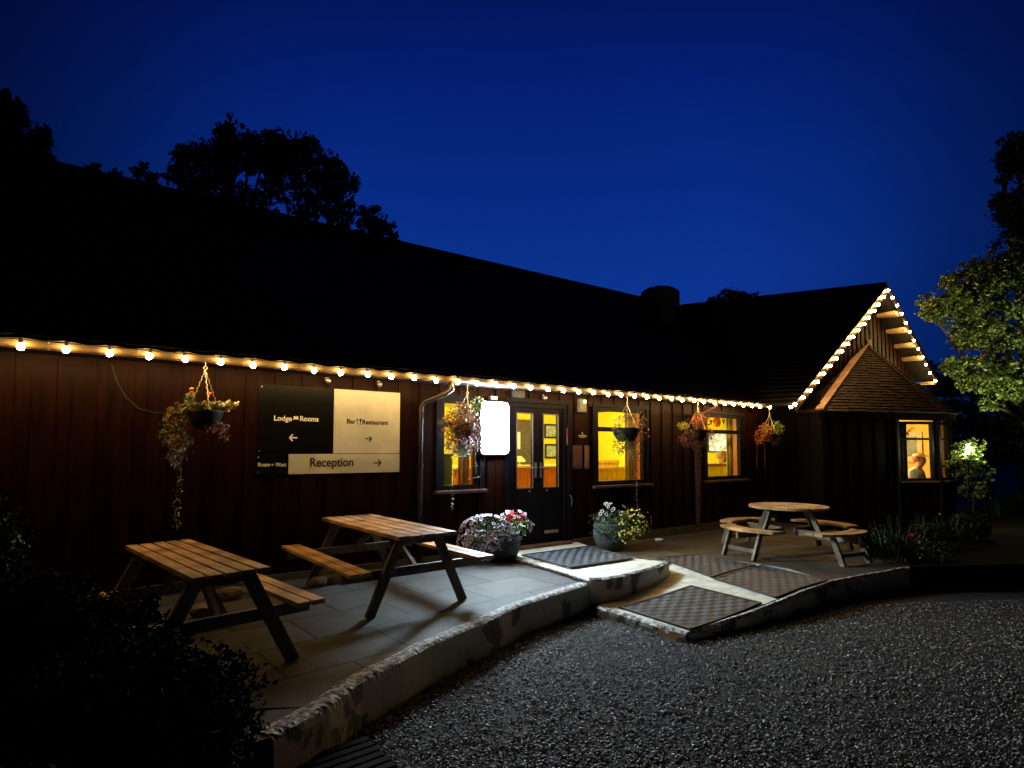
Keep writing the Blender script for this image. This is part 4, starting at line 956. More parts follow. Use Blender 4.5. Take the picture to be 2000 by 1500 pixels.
# guest in the bay
kk = 10.0; rr = ray(1776, 905); P = CAM + rr * ((P0 + D * 9.55 - CAM).dot(D) / rr.dot(D))
person((P.x, P.y, P.z - 1.19 * 1.2), TH - .15, 'seated guest in white shirt and pale flat cap in the bay window', SHW, mat('hair_ginger', (.4, .12, .03), .7), cap=mat('cap_cream', (.75, .6, .35), .8), lean=.12, sc=1.22)

# ================================================================ THINGS ON THE WALL
def text_mesh(txt, size, t, z, o, m, parent, bold=0.0, align='CENTER', sx_=1.0, name='lettering'):
    cu = bpy.data.curves.new(name, 'FONT'); cu.body = txt; cu.size = size; cu.align_x = align; cu.align_y = 'CENTER'; cu.extrude = .0015; cu.offset = bold
    tmp = bpy.data.objects.new('tmp', cu); COL.objects.link(tmp); bpy.context.view_layer.update()
    me = bpy.data.meshes.new_from_object(tmp.evaluated_get(bpy.context.evaluated_depsgraph_get())); bpy.data.objects.remove(tmp)
    ob = bpy.data.objects.new(name, me); COL.objects.link(ob); me.materials.clear(); me.materials.append(m)
    ob.parent = parent; ob.location = (t, -o, z); ob.rotation_euler = (math.pi / 2, 0, 0); ob.scale = (sx_, 1, 1)
    return ob
def arrow(mb, cx, cz, s, sg, y, th=.011):
    """sg=+1 points right"""
    a = Vector((cx - sg * s, y, cz)); b = Vector((cx + sg * s, y, cz))
    mb.beam(a, b - Vector((sg * th * .7, 0, 0)), .002, th); 
    mb.beam(b + Vector((0, -.0005, 0)), b + Vector((-sg * s * .85, -.0005, s * .85)), .002, th); mb.beam(b + Vector((0, -.001, 0)), b + Vector((-sg * s * .85, -.001, -s * .85)), .002, th)
s0, sm_, s1, zt, zm, zb_ = -3.93, -3.12, -2.30, 2.13, 1.375, 1.15; sdv = -3.61
P = Wd(s0, .05, 0); sg = empty('direction_sign', (P.x, P.y, 1.15), TH, 'black and pale direction sign with arrows for rooms, bar and reception on the timber wall', 'sign')
q = lambda t: t - s0; h = lambda z: z - 1.15
BLK = mat('sign_black', (.002, .002, .003), .4, var=.2, spec=.15)
SIL = mat('sign_brushed_cream', (.42, .46, .42), .42, scale=2.2, col2=(.66, .66, .58), stretch=(1, 1, 1), metal=.05)
for nm, (a, b, c, d), m in (('black_panel', (s0, sm_ - .003, zm + .003, zt), BLK), ('pale_panel', (sm_ + .003, s1, zm + .003, zt - .004), SIL), ('small_black_panel', (s0 - .01, sdv - .003, zb_, zm - .003), BLK), ('reception_panel', (sdv + .003, s1, zb_, zm - .003), SIL)):
    mb = MB(); mb.box(q(a), q(b), -.008, .02, h(c), h(d)); mb.build(nm, m, sg, bevel=.002)
WL = mat('lettering_white', (.8, .8, .76), .5, var=.03); BL = mat('lettering_black', (.015, .015, .02), .5, var=.03)
def T(txt, sz, px0, px1, py, m, bold=0):
    ta, z = wp(px0, py, .06); tb, _ = wp(px1, py, .06); o = text_mesh(txt, sz, q((ta + tb) / 2), h(z), .0095, m, sg, bold=bold)
    xs = [v.co.x for v in o.data.vertices]; o.scale = ((tb - ta) / (max(xs) - min(xs)), 1, 1); return o
T('Lodge', .078, 535, 570, 817, WL, .0016); T('Rooms', .078, 586, 622, 818, WL, .0016)
T('Bar', .078, 677, 694.5, 823, BL, .0014); T('Restaurant', .078, 707.5, 758, 824.5, BL, .0014)
T('Roam', .060, 504, 527.5, 908, WL, .0010); T('West', .060, 538, 559, 908, WL, .0010)
T('Reception', .140, 605.5, 690, 904, BL, .0024)
mb = MB()
t, z = wp(573, 855, .06); arrow(mb, q(t), h(z), .042, -1, -.010, .013)
t, z = wp(533, 908, .06); arrow(mb, q(t), h(z), .014, -1, -.010, .006)
t, z = wp(578, 816, .06); x, zz = q(t), h(z)   # bed pictogram
k9 = .72
for (a9, b9, c9, d9) in ((-.036, .036, -.022, -.002), (-.034, -.003, .001, .022), (.003, .034, .001, .022), (-.036, -.028, -.032, -.0225), (.028, .036, -.032, -.0225)): mb.box(x + a9 * k9, x + b9 * k9, -.010, -.0085, zz + c9 * k9, zz + d9 * k9)
mb.build('white_symbols', WL, sg)
mb = MB()
t, z = wp(720, 857, .06); arrow(mb, q(t), h(z), .038, 1, -.010, .011)
t, z = wp(737, 904, .06); arrow(mb, q(t), h(z), .046, 1, -.010, .013)
t, z = wp(701, 823.5, .06); x, zz = q(t), h(z)  # fork and glass pictogram
x += .0
mb.box(x - .022, x - .017, -.010, -.0085, zz - .034, zz + .032); mb.box(x - .028, x - .011, -.0105, -.0087, zz + .010, zz + .032)
mb.add([(x + .004, -.010, zz + .034), (x + .034, -.010, zz + .034), (x + .024, -.010, zz - .004), (x + .014, -.010, zz - .004), (x + .004, -.0085, zz + .034), (x + .034, -.0085, zz + .034), (x + .024, -.0085, zz - .004), (x + .014, -.0085, zz - .004)], [(0, 1, 2, 3), (7, 6, 5, 4), (0, 4, 5, 1), (1, 5, 6, 2), (2, 6, 7, 3), (3, 7, 4, 0)])
mb.box(x + .016, x + .022, -.0105, -.0087, zz - .034, zz - .004); mb.box(x + .008, x + .030, -.0105, -.0087, zz - .036, zz - .032)
mb.build('black_symbols', BL, sg)
mb = MB()
for (tt, z_) in ((s0 + .03, zt - .03), (s0 + .02, zm + .03), (s0 + .01, zm - .035), (s0 + .01, zb_ + .03), (sm_ + .03, zt - .035), (s1 - .03, zt - .035), (s1 - .03, zm - .035), (s1 - .03, zm + .03), (s1 - .03, zb_ + .03)): mb.ball((q(tt), -.010, h(z_)), .008, n=8, m=5)
mb.build('screw', METAL, sg)
# bright light box
bt0, bz1 = wp(942, 783, .16); bt1, bz0 = wp(994, 887, .16)
P = Wd((bt0 + bt1) / 2, .02, 0); lb = empty('illuminated_sign', (P.x, P.y, bz0), TH, 'glaring white illuminated box sign on the wall between narrow window and double doors', 'illuminated sign')
hw = (bt1 - bt0) / 2; hh = bz1 - bz0
def rbox(hw, hh, y0, y1, r, bulge=.0):
    pts = []
    for cx, cz, a0 in ((hw - r, r, -90), (hw - r, hh - r, 0), (-hw + r, hh - r, 90), (-hw + r, r, 180)):
        for k in range(5): a = math.radians(a0 + k * 22.5); pts.append((cx + r * math.cos(a), cz + r * math.sin(a)))
    n = len(pts); m_ = MB(); v = [(x, y0, z) for x, z in pts] + [(x * .97, y1, hh / 2 + (z - hh / 2) * .98) for x, z in pts]
    m_.add(v, [tuple(range(n)), tuple(reversed(range(n, 2 * n)))] + [(i, (i + 1) % n, n + (i + 1) % n, n + i) for i in range(n)]); return m_
rbox(hw, hh, -.10, -.14, .05).build('diffuser', emis('light_box_glow', (.66, .86, 1.0), BOX_E), lb)
rbox(hw + .016, hh + .03, .012, -.118, .055).build('housing', DARKW, lb).location = (0, 0, -.015)
mb = MB(); mb.box(-.05, .05, -.10, .02, hh + .03, hh + .08); mb.build('bracket', METAL, lb)
# things by the door
def wallbox(name, px, py, wd, ht, dp, m, label, cat, extra=None):
    t, z = wp(px, py, dp + .03); P = Wd(t, .032, 0); r = empty(name, (P.x, P.y, z), TH, label, cat)
    mb = MB(); mb.box(-wd / 2, wd / 2, -dp, 0, -ht / 2, ht / 2); mb.build('casing', m, r, bevel=min(.01, dp / 3)); return r
r = wallbox('alarm_box', 1139, 792, .15, .21, .07, mat('grey_plastic', (.12, .12, .10), .5), 'grey alarm box with small green light under the eave right of the doors', 'alarm box')
mb = MB(); mb.lathe((.03, 0, 0), [(.028, 0), (.024, .014), (.008, .022)], 12); o = mb.build('indicator_light', emis('green_led', (.05, 1, .15), 9), r); o.rotation_euler = (math.pi / 2, 0, 0); o.location = (0, -.07, .06)
r = wallbox('junction_box', 1014, 769, .20, .11, .06, mat('grey_plastic_dark', (.035, .033, .035), .5), 'grey box under the eave above the left door leaf', 'box'); mb = MB(); mb.box(-.08, .08, -.066, -.0605, -.035, .035); mb.build('cover', MATS['grey_plastic_dark'], r)
def sensor(px, py, label):
    t, z = wp(px, py, .08); P = Wd(t, .03, 0); r = empty('sensor', (P.x, P.y, z), TH, label, 'sensor', 'small fittings under the eave')
    mb = MB(); mb.lathe((0, 0, 0), [(.03, 0), (.03, .03)], 12); o = mb.build('base', METAL, r); o.rotation_euler = (math.pi / 2, 0, 0)
    mb = MB(); mb.ball((0, -.055, -.015), .035, n=12, m=8); mb.build('head', METAL, r, smooth=True)
sensor(1064, 775, 'small round sensor above the gap between the two door leaves'); sensor(640, 741, 'small round fitting under the eave above the black part of the direction sign'); sensor(741, 748, 'small round fitting under the eave above the pale part of the direction sign')
r = wallbox('red_notice', 1112, 852, .11, .26, .012, mat('notice_red', (.35, .04, .04), .5), 'narrow red and grey notice on the frame right of the doors', 'notice'); mb = MB(); mb.box(-.05, .05, -.0145, -.0125, -.12, -.02); mb.build('lower_label', mat('notice_grey', (.25, .18, .15), .5), r)
t, z = wp(1137, 851, .04); P = Wd(t, .03, 0); r = empty('oval_plaque', (P.x, P.y, z), TH, 'black oval plaque with pale lettering on the wall right of the doors', 'plaque')
mb = MB(); V = [(.125 * math.cos(a), .075 * math.sin(a)) for a in [2 * math.pi * k / 28 for k in range(28)]]; mb.add([(x, 0, zz) for x, zz in V] + [(x, -.015, zz) for x, zz in V], [tuple(range(28)), tuple(reversed(range(28, 56)))] + [(i, (i + 1) % 28, 28 + (i + 1) % 28, 28 + i) for i in range(28)]); mb.build('plate', BLK, r)
mb = MB(); mb.box(-.085, .085, -.018, -.0155, -.012, .008); mb.box(-.055, .055, -.018, -.0155, -.03, -.02); mb.add([(-.018, -.018, .022), (.018, -.018, .022), (0, -.018, .055), (-.018, -.0155, .022), (.018, -.0155, .022), (0, -.0155, .055)], [(0, 1, 2), (5, 4, 3), (0, 3, 4, 1), (1, 4, 5, 2), (2, 5, 3, 0)]); mb.build('emblem', mat('plaque_gold', (.4, .33, .2), .4), r)
r = wallbox('menu_board', 1128, 893, .20, .36, .02, mat('menu_case', (.09, .045, .04), .3), 'framed menu board on the wall under the oval plaque, left of the leaflet strip', 'menu board')
mb = MB()
for i in range(3):
    for j in range(8): mb.box(-.08 + i * .055, -.035 + i * .055, -.0225, -.0205, .14 - j * .035, .148 - j * .035)
mb.build('printed_lines', mat('menu_print', (.26, .14, .12), .6), r)
r = wallbox('leaflet_strip', 1147, 893, .09, .36, .02, mat('leaflet', (.16, .08, .06), .4), 'narrow framed leaflet strip right of the menu board under the oval plaque', 'notice'); mb = MB(); mb.box(-.03, .03, -.0225, -.0205, -.15, .15); mb.build('leaflet', mat('leaflet_in', (.22, .10, .07), .5), r)
t, z = wp(1115, 975, .08); P = Wd(t, .03, 0); mb = MB(); mb.box(-.02, .02, -.01, 0, .03, .09); mb.tube([(0, -.01, .06), (-.01, -.06, .05), (.01, -.07, -.02), (.0, -.06, -.09), (.015, -.04, -.10)], .007, 6); o = mb.build('door_hook', METAL); o.location = (P.x, P.y, z); o.rotation_euler = (0, 0, TH); tag(o, 'pale metal hook hanging on the wall right of the doors below the menu board', 'hook')
# loose cable on the left wall
pts = [Wd(*( (lambda a: (a[0], .045, a[1]))(wp(px, py, .045)))) for px, py in ((218, 712), (228, 745), (245, 775), (270, 798), (300, 806), (335, 808))]
mb = MB(); mb.tube([p - pts[0] for p in pts], .005, 5); o = mb.build('loose_cable', mat('cable_grey', (.014, .012, .012), .5)); o.location = pts[0]; tag(o, 'thin loose cable drooping across the cladding left of the first hanging basket', 'cable')

# ================================================================ FESTOON LIGHTS
BULB = emis('bulb_glow', (1.0, .60, .20), BULB_E)
SOCK = mat('socket_rubber', (.02, .018, .016), .5)
def festoon(pts, name, label, up_off, first=None, sag=.012):
    root = empty(name, pts[0], 0, label, 'string lights'); o0 = pts[0]
    cab = MB(); C = []
    for i, p in enumerate(pts):
        a = p - o0 + up_off; C.append(a)
        if i < len(pts) - 1:
            b = pts[i + 1] - o0 + up_off; C.append(a.lerp(b, .5) - Vector((0, 0, sag + random.uniform(0, .01))))
    cab.tube(C, .005, 5); cab.build('cable', SOCK, root)
    for i, p in enumerate(pts):
        if i == 0 and first is None:
            m1 = MB(); m1.ball((0, 0, 0), .0265, n=12, m=8, sc=(1, 1, 1.12)); b0 = m1.build('bulb', BULB, root, smooth=True)
            m2 = MB(); m2.tube([(0, 0, .026), (0, 0, .062)], .014, 8); s0_ = m2.build('socket', SOCK, b0); first = (b0, s0_)
        else:
            b0 = first[0].copy(); COL.objects.link(b0); b0.parent = root; s_ = first[1].copy(); COL.objects.link(s_); s_.parent = b0
        b0.location = p - o0 + Vector((random.uniform(-.006, .006), random.uniform(-.006, .006), random.uniform(-.006, .004)))
        b0.rotation_euler = (random.uniform(-.2, .2), random.uniform(-.2, .2), 0)
    return first
bx = [41, 128, 213, 291, 363, 431, 495, 556, 613, 667, 717, 765, 809, 853, 894, 932, 968, 1003, 1037, 1070, 1101, 1131, 1159, 1187, 1213, 1240, 1264, 1288, 1311, 1333, 1355, 1375, 1395, 1415, 1433, 1452, 1469, 1485, 1504]
OB = .515
ts_ = [wp(x, 675 + .0822 * (x - 41), OB)[0] for x in bx]
ts_ = [ts_[0] - .28 * 2, ts_[0] - .28] + ts_
pts = [Wd(t, OB, 2.262 + random.uniform(-.004, .004)) for t in ts_] + [Wd(5.36, .85, 2.25)]
first = festoon(pts, 'festoon_lights', 'string of glowing warm bulbs along the gutter of the long eave', Vector((0, 0, .068)))
gx = [(1553, 790), (1569, 776), (1583, 762), (1597, 746), (1609, 730), (1622, 715), (1634, 700), (1645, 686), (1656, 671), (1666, 658), (1677, 645), (1688, 633), (1697, 620), (1707, 607), (1716, 595), (1726, 580), (1735, 567)]
hx_ = [(1743, 581), (1752, 597), (1761, 613), (1769, 631), (1777, 648), (1785, 665), (1793, 681), (1802, 697), (1809, 712), (1817, 729), (1827, 744)]
gp = []
for px, py in gx + hx_:
    t, z = wp(px, py, 1.06); gp.append(Wd(t, 1.06, z))
festoon(gp, 'festoon_lights', 'string of glowing warm bulbs outlining both slopes of the gable', Vector((0, 0, .06)), first, .0)

# ================================================================ HANGING BASKETS
def onp(px, py, o): t, z = wp(px, py, o); return Wd(t, o, z)
def pxs(P): return P.y / FPX      # metres per photo pixel at that place
def basket(top, bowl, bw, bh, o, clus, strands, fl, label, grp='hanging flower baskets under the eave', chain3=True):
    Pt = onp(top[0], top[1], o); Pb = onp(bowl[0], bowl[1], o); s = pxs(Pb); r0 = bw * s / 2
    root = empty('hanging_basket', Pb, TH, label, 'hanging basket', grp)
    inv = root.matrix_basis.inverted() if False else Matrix.Rotation(-TH, 4, 'Z') @ Matrix.Translation(-Pb)
    H = bh * s
    mb = MB(); mb.lathe((0, 0, 0), [(r0 * .55, -H), (r0 * .8, -H * .6), (r0 * .97, -H * .1), (r0, 0), (r0 * .94, 0), (r0 * .9, -H * .1)], 20); mb.build('bowl', BLACKM, root, smooth=True)
    tp = inv @ Pt
    for k in range(3):
        a = 2 * math.pi * k / 3 + .6; e_ = Vector((r0 * .95 * math.cos(a), r0 * .95 * math.sin(a), 0)); mb = MB(); n = 14
        for i in range(n):
            u0 = i / n; u1 = (i + .8) / n; d = Vector((.003 if i % 2 else -.003, .003 if i % 2 else 0, 0)); mb.tube([tp.lerp(e_, u0) + d, tp.lerp(e_, u1) + d], .0042, 5)
        mb.build('chain', CHAINM, root)
    mb = MB(); mb.tube([tp + Vector((.016 * math.cos(a), 0, .016 + .016 * math.sin(a))) for a in [math.radians(x) for x in range(-90, 240, 30)]], .004, 5)
    gutter = Vector((tp.x, tp.y, 2.26 - Pb.z)); mb.tube([tp + Vector((0, 0, .03)), gutter], .004, 5); mb.build('hook', CHAINM, root)
    cl = []
    for (cx, cy, rx, ry, n, sz, mi) in clus:
        c = inv @ onp(cx, cy, o + random.uniform(-.02, .15)); cl.append(((c.x, c.y, c.z), (rx * s * 1.05, min(rx, ry) * s * .9, ry * s), n, sz, mi))
    M = [LEAFM, LEAFY, LEAFR, LEAFG, LEAFD, FWHITE, FPINK, FORNG, FPURP, FYEL, FCREAM, FBLUE, STEM]
    cl = [(a, b, int(n_ * 2.2), q_ * 1.35, m_) for a, b, n_, q_, m_ in cl]
    P_, S_, I_ = cloud(cl); leaves('foliage', P_, S_, M, I_, root, asp=.6)
    if strands:
        mb = MB(); LP = []; LS = []; LM = []
        for (pp, dens, sz, mi) in strands:
            pts = [inv @ onp(x, y, o + .02) for x, y in pp]; mb.tube(pts, .003, 4, cap=False)
            for i in range(len(pts) - 1):
                seg = (pts[i + 1] - pts[i]).length; n = max(1, int(seg * dens * 1.7))
                for k in range(n):
                    q_ = pts[i].lerp(pts[i + 1], random.random()); LP.append([q_.x + random.gauss(0, .022), q_.y + random.gauss(0, .012), q_.z]); LS.append(sz * random.uniform(.6, 1.3)); LM.append(random.choice(mi))
        mb.build('trailing_stem', STEM, root)
        leaves('trailing_leaves', np.array(LP), np.array(LS), M, np.array(LM), root, asp=.75, down=.3)
    if fl:
        FP = []; FI = []; FO = []; FR = []; FN = []
        for (cx, cy, rx, ry, n, rad, mi, mo) in fl:
            c = inv @ onp(cx, cy, o)
            for k in range(n):
                a = random.uniform(0, 6.28); rr_ = random.random() ** .5
                FP.append([c.x + rx * s * rr_ * math.cos(a), c.y - random.uniform(.02, .12), c.z + ry * s * rr_ * math.sin(a)]); FI.append(mi); FO.append(mo); FR.append(rad * random.uniform(.8, 1.2)); FN.append([random.gauss(0, .5), -1, random.gauss(.2, .5)])
        n = len(FP); blooms(np.array(FP), np.array(FN), np.array(FR), M, np.array(FI), np.array(FO), root)
    return root
# material ids: 0 mid 1 yellow-green 2 russet 3 grey-green 4 dark 5 white 6 pink 7 orange 8 purple 9 yellow 10 cream 11 blue 12 stem
basket((401, 722), (402, 802), 66, 36, .42,
       [(345, 815, 22, 30, 150, .022, [0, 1, 2, 2]), (350, 860, 22, 30, 160, .024, [2, 2, 1, 3]), (372, 795, 26, 14, 120, .022, [0, 1, 2]), (410, 792, 26, 9, 160, .020, [1, 1, 2]), (440, 794, 24, 9, 140, .020, [1, 1, 9]), (345, 890, 16, 22, 70, .026, [2, 3]), (425, 835, 22, 13, 110, .016, [2, 6, 3]), (437, 852, 12, 14, 40, .016, [2]), (372, 775, 10, 10, 30, .022, [0, 1]), (325, 845, 14, 26, 50, .018, [2, 1])],
       [([(345, 880), (346, 930), (344, 960), (343, 1000), (345, 1035)], 55, .026, [2, 3]), ([(350, 880), (354, 940), (352, 985)], 40, .022, [2]), ([(340, 860), (338, 905)], 60, .025, [2]), ([(358, 850), (365, 900)], 60, .024, [3, 2])],
       [(440, 788, 28, 6, 14, .014, 5, 10), (372, 762, 3, 3, 4, .018, 7, 7), (404, 770, 3, 3, 4, .018, 7, 7), (378, 768, 3, 3, 2, .014, 7, 7), (425, 832, 18, 9, 12, .008, 6, 6)],
       'hanging basket left of the direction sign, orange blooms on top, trailing on one side')
basket((913, 770), (905, 828), 46, 26, .42,
       [(903, 838, 32, 16, 420, .022, [2, 4, 7, 3]), (908, 855, 26, 14, 200, .02, [3, 2, 6]), (905, 808, 30, 24, 330, .022, [1, 2, 2, 12]), (932, 790, 12, 16, 110, .026, [1, 1, 0]), (885, 820, 26, 16, 150, .020, [2, 1, 7]), (890, 845, 30, 18, 220, .020, [2, 4, 7]), (930, 840, 20, 28, 200, .022, [6, 2, 3]), (885, 870, 18, 18, 170, .020, [6, 3, 2]), (905, 880, 16, 16, 150, .020, [3, 3, 0]), (935, 868, 14, 14, 90, .018, [3, 6]), (862, 825, 14, 7, 30, .016, [3, 0])],
       [([(885, 890), (884, 915), (886, 940), (884, 965), (882, 1000)], 30, .028, [5, 3]), ([(928, 870), (928, 900), (930, 925)], 22, .022, [5, 3]), ([(945, 870), (947, 905), (938, 930), (915, 936)], 22, .022, [5, 3])],
       [(905, 850, 32, 18, 22, .013, 7, 7), (938, 825, 9, 10, 12, .016, 6, 6), (885, 870, 20, 12, 20, .014, 5, 6), (913, 878, 7, 14, 14, .015, 11, 8), (935, 862, 12, 9, 8, .013, 5, 6), (925, 850, 12, 22, 12, .016, 6, 6)],
       'full hanging basket of mixed pink, orange and blue flowers in front of the narrow window')
basket((1225, 790), (1222, 836), 56, 26, .42,
       [(1207, 835, 12, 10, 60, .018, [2, 12]), (1222, 818, 24, 10, 90, .018, [2, 12, 4]), (1248, 822, 16, 20, 80, .020, [2, 12]), (1212, 866, 17, 22, 200, .020, [4, 2, 0]), (1245, 850, 18, 16, 110, .020, [2, 7, 12]), (1234, 870, 10, 22, 60, .02, [2, 1]), (1243, 880, 10, 24, 60, .02, [2, 12])],
       [([(1243, 880), (1245, 930), (1243, 970), (1246, 1000)], 60, .020, [2, 12, 6]), ([(1238, 860), (1240, 920), (1244, 960)], 45, .018, [2, 12])],
       [(1258, 845, 8, 9, 6, .015, 6, 6), (1222, 812, 26, 12, 8, .012, 7, 2), (1236, 866, 16, 8, 6, .012, 7, 7)],
       'sparse hanging basket in front of the wide window right of the doors')
basket((1363, 800), (1360, 840), 44, 20, .42,
       [(1350, 848, 22, 10, 120, .02, [2, 4]), (1368, 822, 26, 16, 190, .022, [2, 7, 2]), (1335, 832, 16, 8, 90, .020, [1, 9, 1]), (1340, 860, 17, 14, 140, .020, [6, 2, 4]), (1380, 848, 18, 22, 180, .022, [2, 7, 2]), (1362, 870, 14, 12, 90, .02, [2, 4])],
       [([(1364, 880), (1366, 930), (1362, 980), (1364, 1040)], 95, .024, [2, 12, 2]), ([(1358, 880), (1361, 940), (1366, 990), (1361, 1045)], 80, .022, [2, 6, 12]), ([(1369, 870), (1366, 940), (1364, 1010)], 60, .022, [2, 12])],
       [(1368, 820, 24, 14, 18, .014, 7, 7), (1336, 830, 14, 5, 6, .012, 9, 10), (1342, 858, 14, 10, 10, .012, 6, 8), (1382, 850, 14, 16, 12, .013, 7, 7)],
       'hanging basket with russet foliage trailing down a brown downpipe to the ground')
basket((1503, 812), (1500, 848), 36, 14, .42,
       [(1500, 852, 20, 10, 160, .02, [2, 7, 4]), (1518, 836, 16, 14, 130, .024, [1, 0, 1]), (1497, 836, 20, 10, 110, .022, [1, 2, 7]), (1483, 852, 12, 18, 110, .022, [2, 7, 2]), (1515, 862, 13, 10, 60, .02, [2, 2, 12])],
       [([(1480, 860), (1478, 890), (1478, 915)], 40, .018, [2, 6]), ([(1493, 860), (1494, 890), (1493, 912)], 34, .018, [2, 6])],
       [(1500, 848, 16, 4, 10, .016, 7, 10), (1505, 838, 20, 8, 8, .014, 9, 7)],
       'rightmost hanging basket with yellow-green leaves just left of the gabled wing')

# ================================================================ PLANTERS
def planter(P, rad, ht, m, label, fol, fls, white_rim=True):
    root = empty('planter', P, 0, label, 'planter', 'stone bowls of flowers flanking the doors')
    mb = MB(); mb.lathe((0, 0, 0), [(rad * .55, 0), (rad * .78, ht * .12), (rad * .97, ht * .42), (rad, ht * .62), (rad * .93, ht * .92), (rad * .9, ht), (rad * .82, ht), (rad * .82, ht * .9)], 28)
    mb.build('bowl', m, root, smooth=True)
    mb = MB(); mb.lathe((0, 0, 0), [(.02, ht * .93), (rad * .83, ht * .94)], 20); mb.build('soil', MATS['soil'], root)
    M = [LEAFM, LEAFY, LEAFR, LEAFG, LEAFD, FWHITE, FPINK, FORNG, FPURP, FYEL, FCREAM, FBLUE, STEM, FRED, FDARK]
    P_, S_, I_ = cloud(fol); leaves('foliage', P_, S_, M, I_, root)
    FP = []; FN = []; FR = []; FI = []; FO = []
    for (c, r, n, rd, mi, mo) in fls:
        k = 0
        while k < n:
            d = Vector((random.gauss(0, 1), random.gauss(0, 1), random.gauss(0, 1))).normalized()
            if d.dot(Vector((0, -1, .55)).normalized()) < .0: continue
            FP.append([c[0] + d.x * r[0], c[1] + d.y * r[1], c[2] + d.z * r[2]]); v = d + Vector((0, -.7, .3)); FN.append([v.x + random.gauss(0, .2), v.y, v.z + random.gauss(0, .2)]); FR.append(rd * random.uniform(.8, 1.15)); FI.append(mi); FO.append(mo); k += 1
    blooms(np.array(FP), np.array(FN), np.array(FR), M, np.array(FI), np.array(FO), root, inner=.66)
    return root
P1 = atz(980, 1100, 0.0) + Vector((.0, .18, 0))
planter(P1, .24, .36, mat('dark_pot', (.035, .038, .045), .6, bump=.3), 'dark round pot left of the doors with purple-and-white petunias and red blooms',
        [((-.16, -.06, .34), (.38, .28, .25), 1400, .035, [3, 0, 4]), ((.14, -.05, .46), (.22, .2, .18), 500, .035, [3, 0, 1]), ((-.34, -.1, .20), (.2, .2, .18), 400, .03, [3, 4])],
        [((-.20, -.08, .34), (.36, .30, .25), 95, .030, 8, 5), ((-.28, -.14, .20), (.30, .24, .20), 60, .028, 14, 5), ((.16, -.06, .46), (.22, .2, .19), 26, .030, 8, 5), ((.17, -.18, .57), (.12, .08, .08), 20, .028, 13, 13)])
P2 = atz(1196, 1069, 0.0) + Vector((.0, .16, 0)); P2.z = RZ
planter(P2, .26, .40, mat('stone_pot', (.13, .15, .15), .85, scale=14, col2=(.04, .06, .05), bump=.8), 'grey stone bowl right of the doors with yellow flowers and pale-rimmed dark petunias',
        [((-.05, -.03, .46), (.28, .22, .16), 700, .028, [3, 4, 0]), ((-.12, -.20, .33), (.20, .10, .14), 420, .026, [3, 4, 3]), ((.06, -.24, .24), (.16, .06, .13), 260, .026, [4, 0, 3]),  ((.28, -.1, .38), (.26, .22, .22), 800, .028, [0, 1, 4]), ((-.1, -.25, .32), (.14, .05, .10), 200, .03, [3])],
        [((.28, -.12, .38), (.25, .22, .22), 52, .015, 9, 9), ((.45, -.1, .42), (.14, .14, .2), 22, .014, 10, 9), ((-.02, -.05, .56), (.28, .18, .14), 22, .027, 14, 5), ((.2, -.16, .24), (.2, .2, .12), 12, .020, 9, 1)])
# small pale dish on the ground
P = atz(1287, 1058, RZ); mb = MB(); mb.lathe((0, 0, 0), [(.045, 0), (.06, .02), (.07, .045), (.064, .045), (.05, .015)], 18); o = mb.build('dish', PAPER, smooth=True); o.location = P; tag(o, 'small white dish on the paving right of the planter with yellow flowers', 'dish')

# ================================================================ PICNIC TABLES
def picnic(cen, ang, Lx, Wt, label, top=.68, bench=.42, boff=.60, bw=.20, spread=.50, inset=.17):
    r = empty('picnic_table', cen, ang, label, 'picnic table', 'A-frame picnic tables in front of the long wall')
    n = 5; bwid = Wt / n
    mb = MB()
    for i in range(n): mb.box(-Lx / 2 + random.uniform(-.006, .006), Lx / 2 + random.uniform(-.006, .006), -Wt / 2 + i * bwid + .008, -Wt / 2 + (i + 1) * bwid - .008, top - .032, top + random.uniform(-.002, .002))
    mb.build('table_top', TIM, r, bevel=.004)
    for s in (-1, 1):
        mb = MB()
        for i in range(2): y = s * boff + (i - .5) * bw / 2; mb.box(-Lx / 2 + (0 if i else .0), Lx / 2, y - bw / 4 + .007, y + bw / 4 - .007, bench - .032, bench)
        mb.build('bench', TIM, r, bevel=.004)
    for sx_ in (-1, 1):
        x = sx_ * (Lx / 2 - inset)
        for s in (-1, 1):
            mb = MB(); mb.beam((x, s * Wt * .30, top - .034), (x, s * spread, .0), .085, .038, up=(1, 0, 0)); l = mb.build('leg', TIMG, r, bevel=.004)
        mb = MB(); mb.beam((x + sx_ * -.040, -boff - bw / 2 + .02, bench - .075), (x - sx_ * .040, boff + bw / 2 - .02, bench - .075), .036, .08); mb.build('bench_bearer', TIMG, r, bevel=.004)
        mb = MB(); mb.beam((x + sx_ * -.040, -Wt / 2 + .03, top - .07), (x - sx_ * .040, Wt / 2 - .03, top - .07), .036, .07); mb.build('top_bearer', TIMG, r, bevel=.004)
    for s in (-1, 1):
        mb = MB(); mb.beam((s * (Lx / 2 - inset - .08), 0, bench - .06), (s * .16, 0, top - .05), .034, .06); mb.build('brace', TIMG, r)
    return r
def tc_(pxs_, z):
    P = [atz(x, y, z) for x, y in pxs_]; return P
for px4, lb, Wt, kw in (([(241, 1066), (382, 1127), (524, 1109), (373, 1052)], 'rectangular picnic table nearest the camera beside the dark shrub', .46, dict(boff=.50, spread=.46)),
                   ([(631, 1013), (790, 1051), (881, 1036), (722, 1002)], 'rectangular picnic table between the direction sign and the pot of purple petunias', .60, dict(boff=.62, spread=.47))):
    A, B, C_, D_ = tc_(px4, .68); e0 = (B + C_) / 2; e1_ = (A + D_) / 2; cen = (e0 + e1_) / 2; cen.z = 0; d = e0 - e1_
    picnic(cen, math.atan2(d.y, d.x), d.length, Wt, lb, **kw)
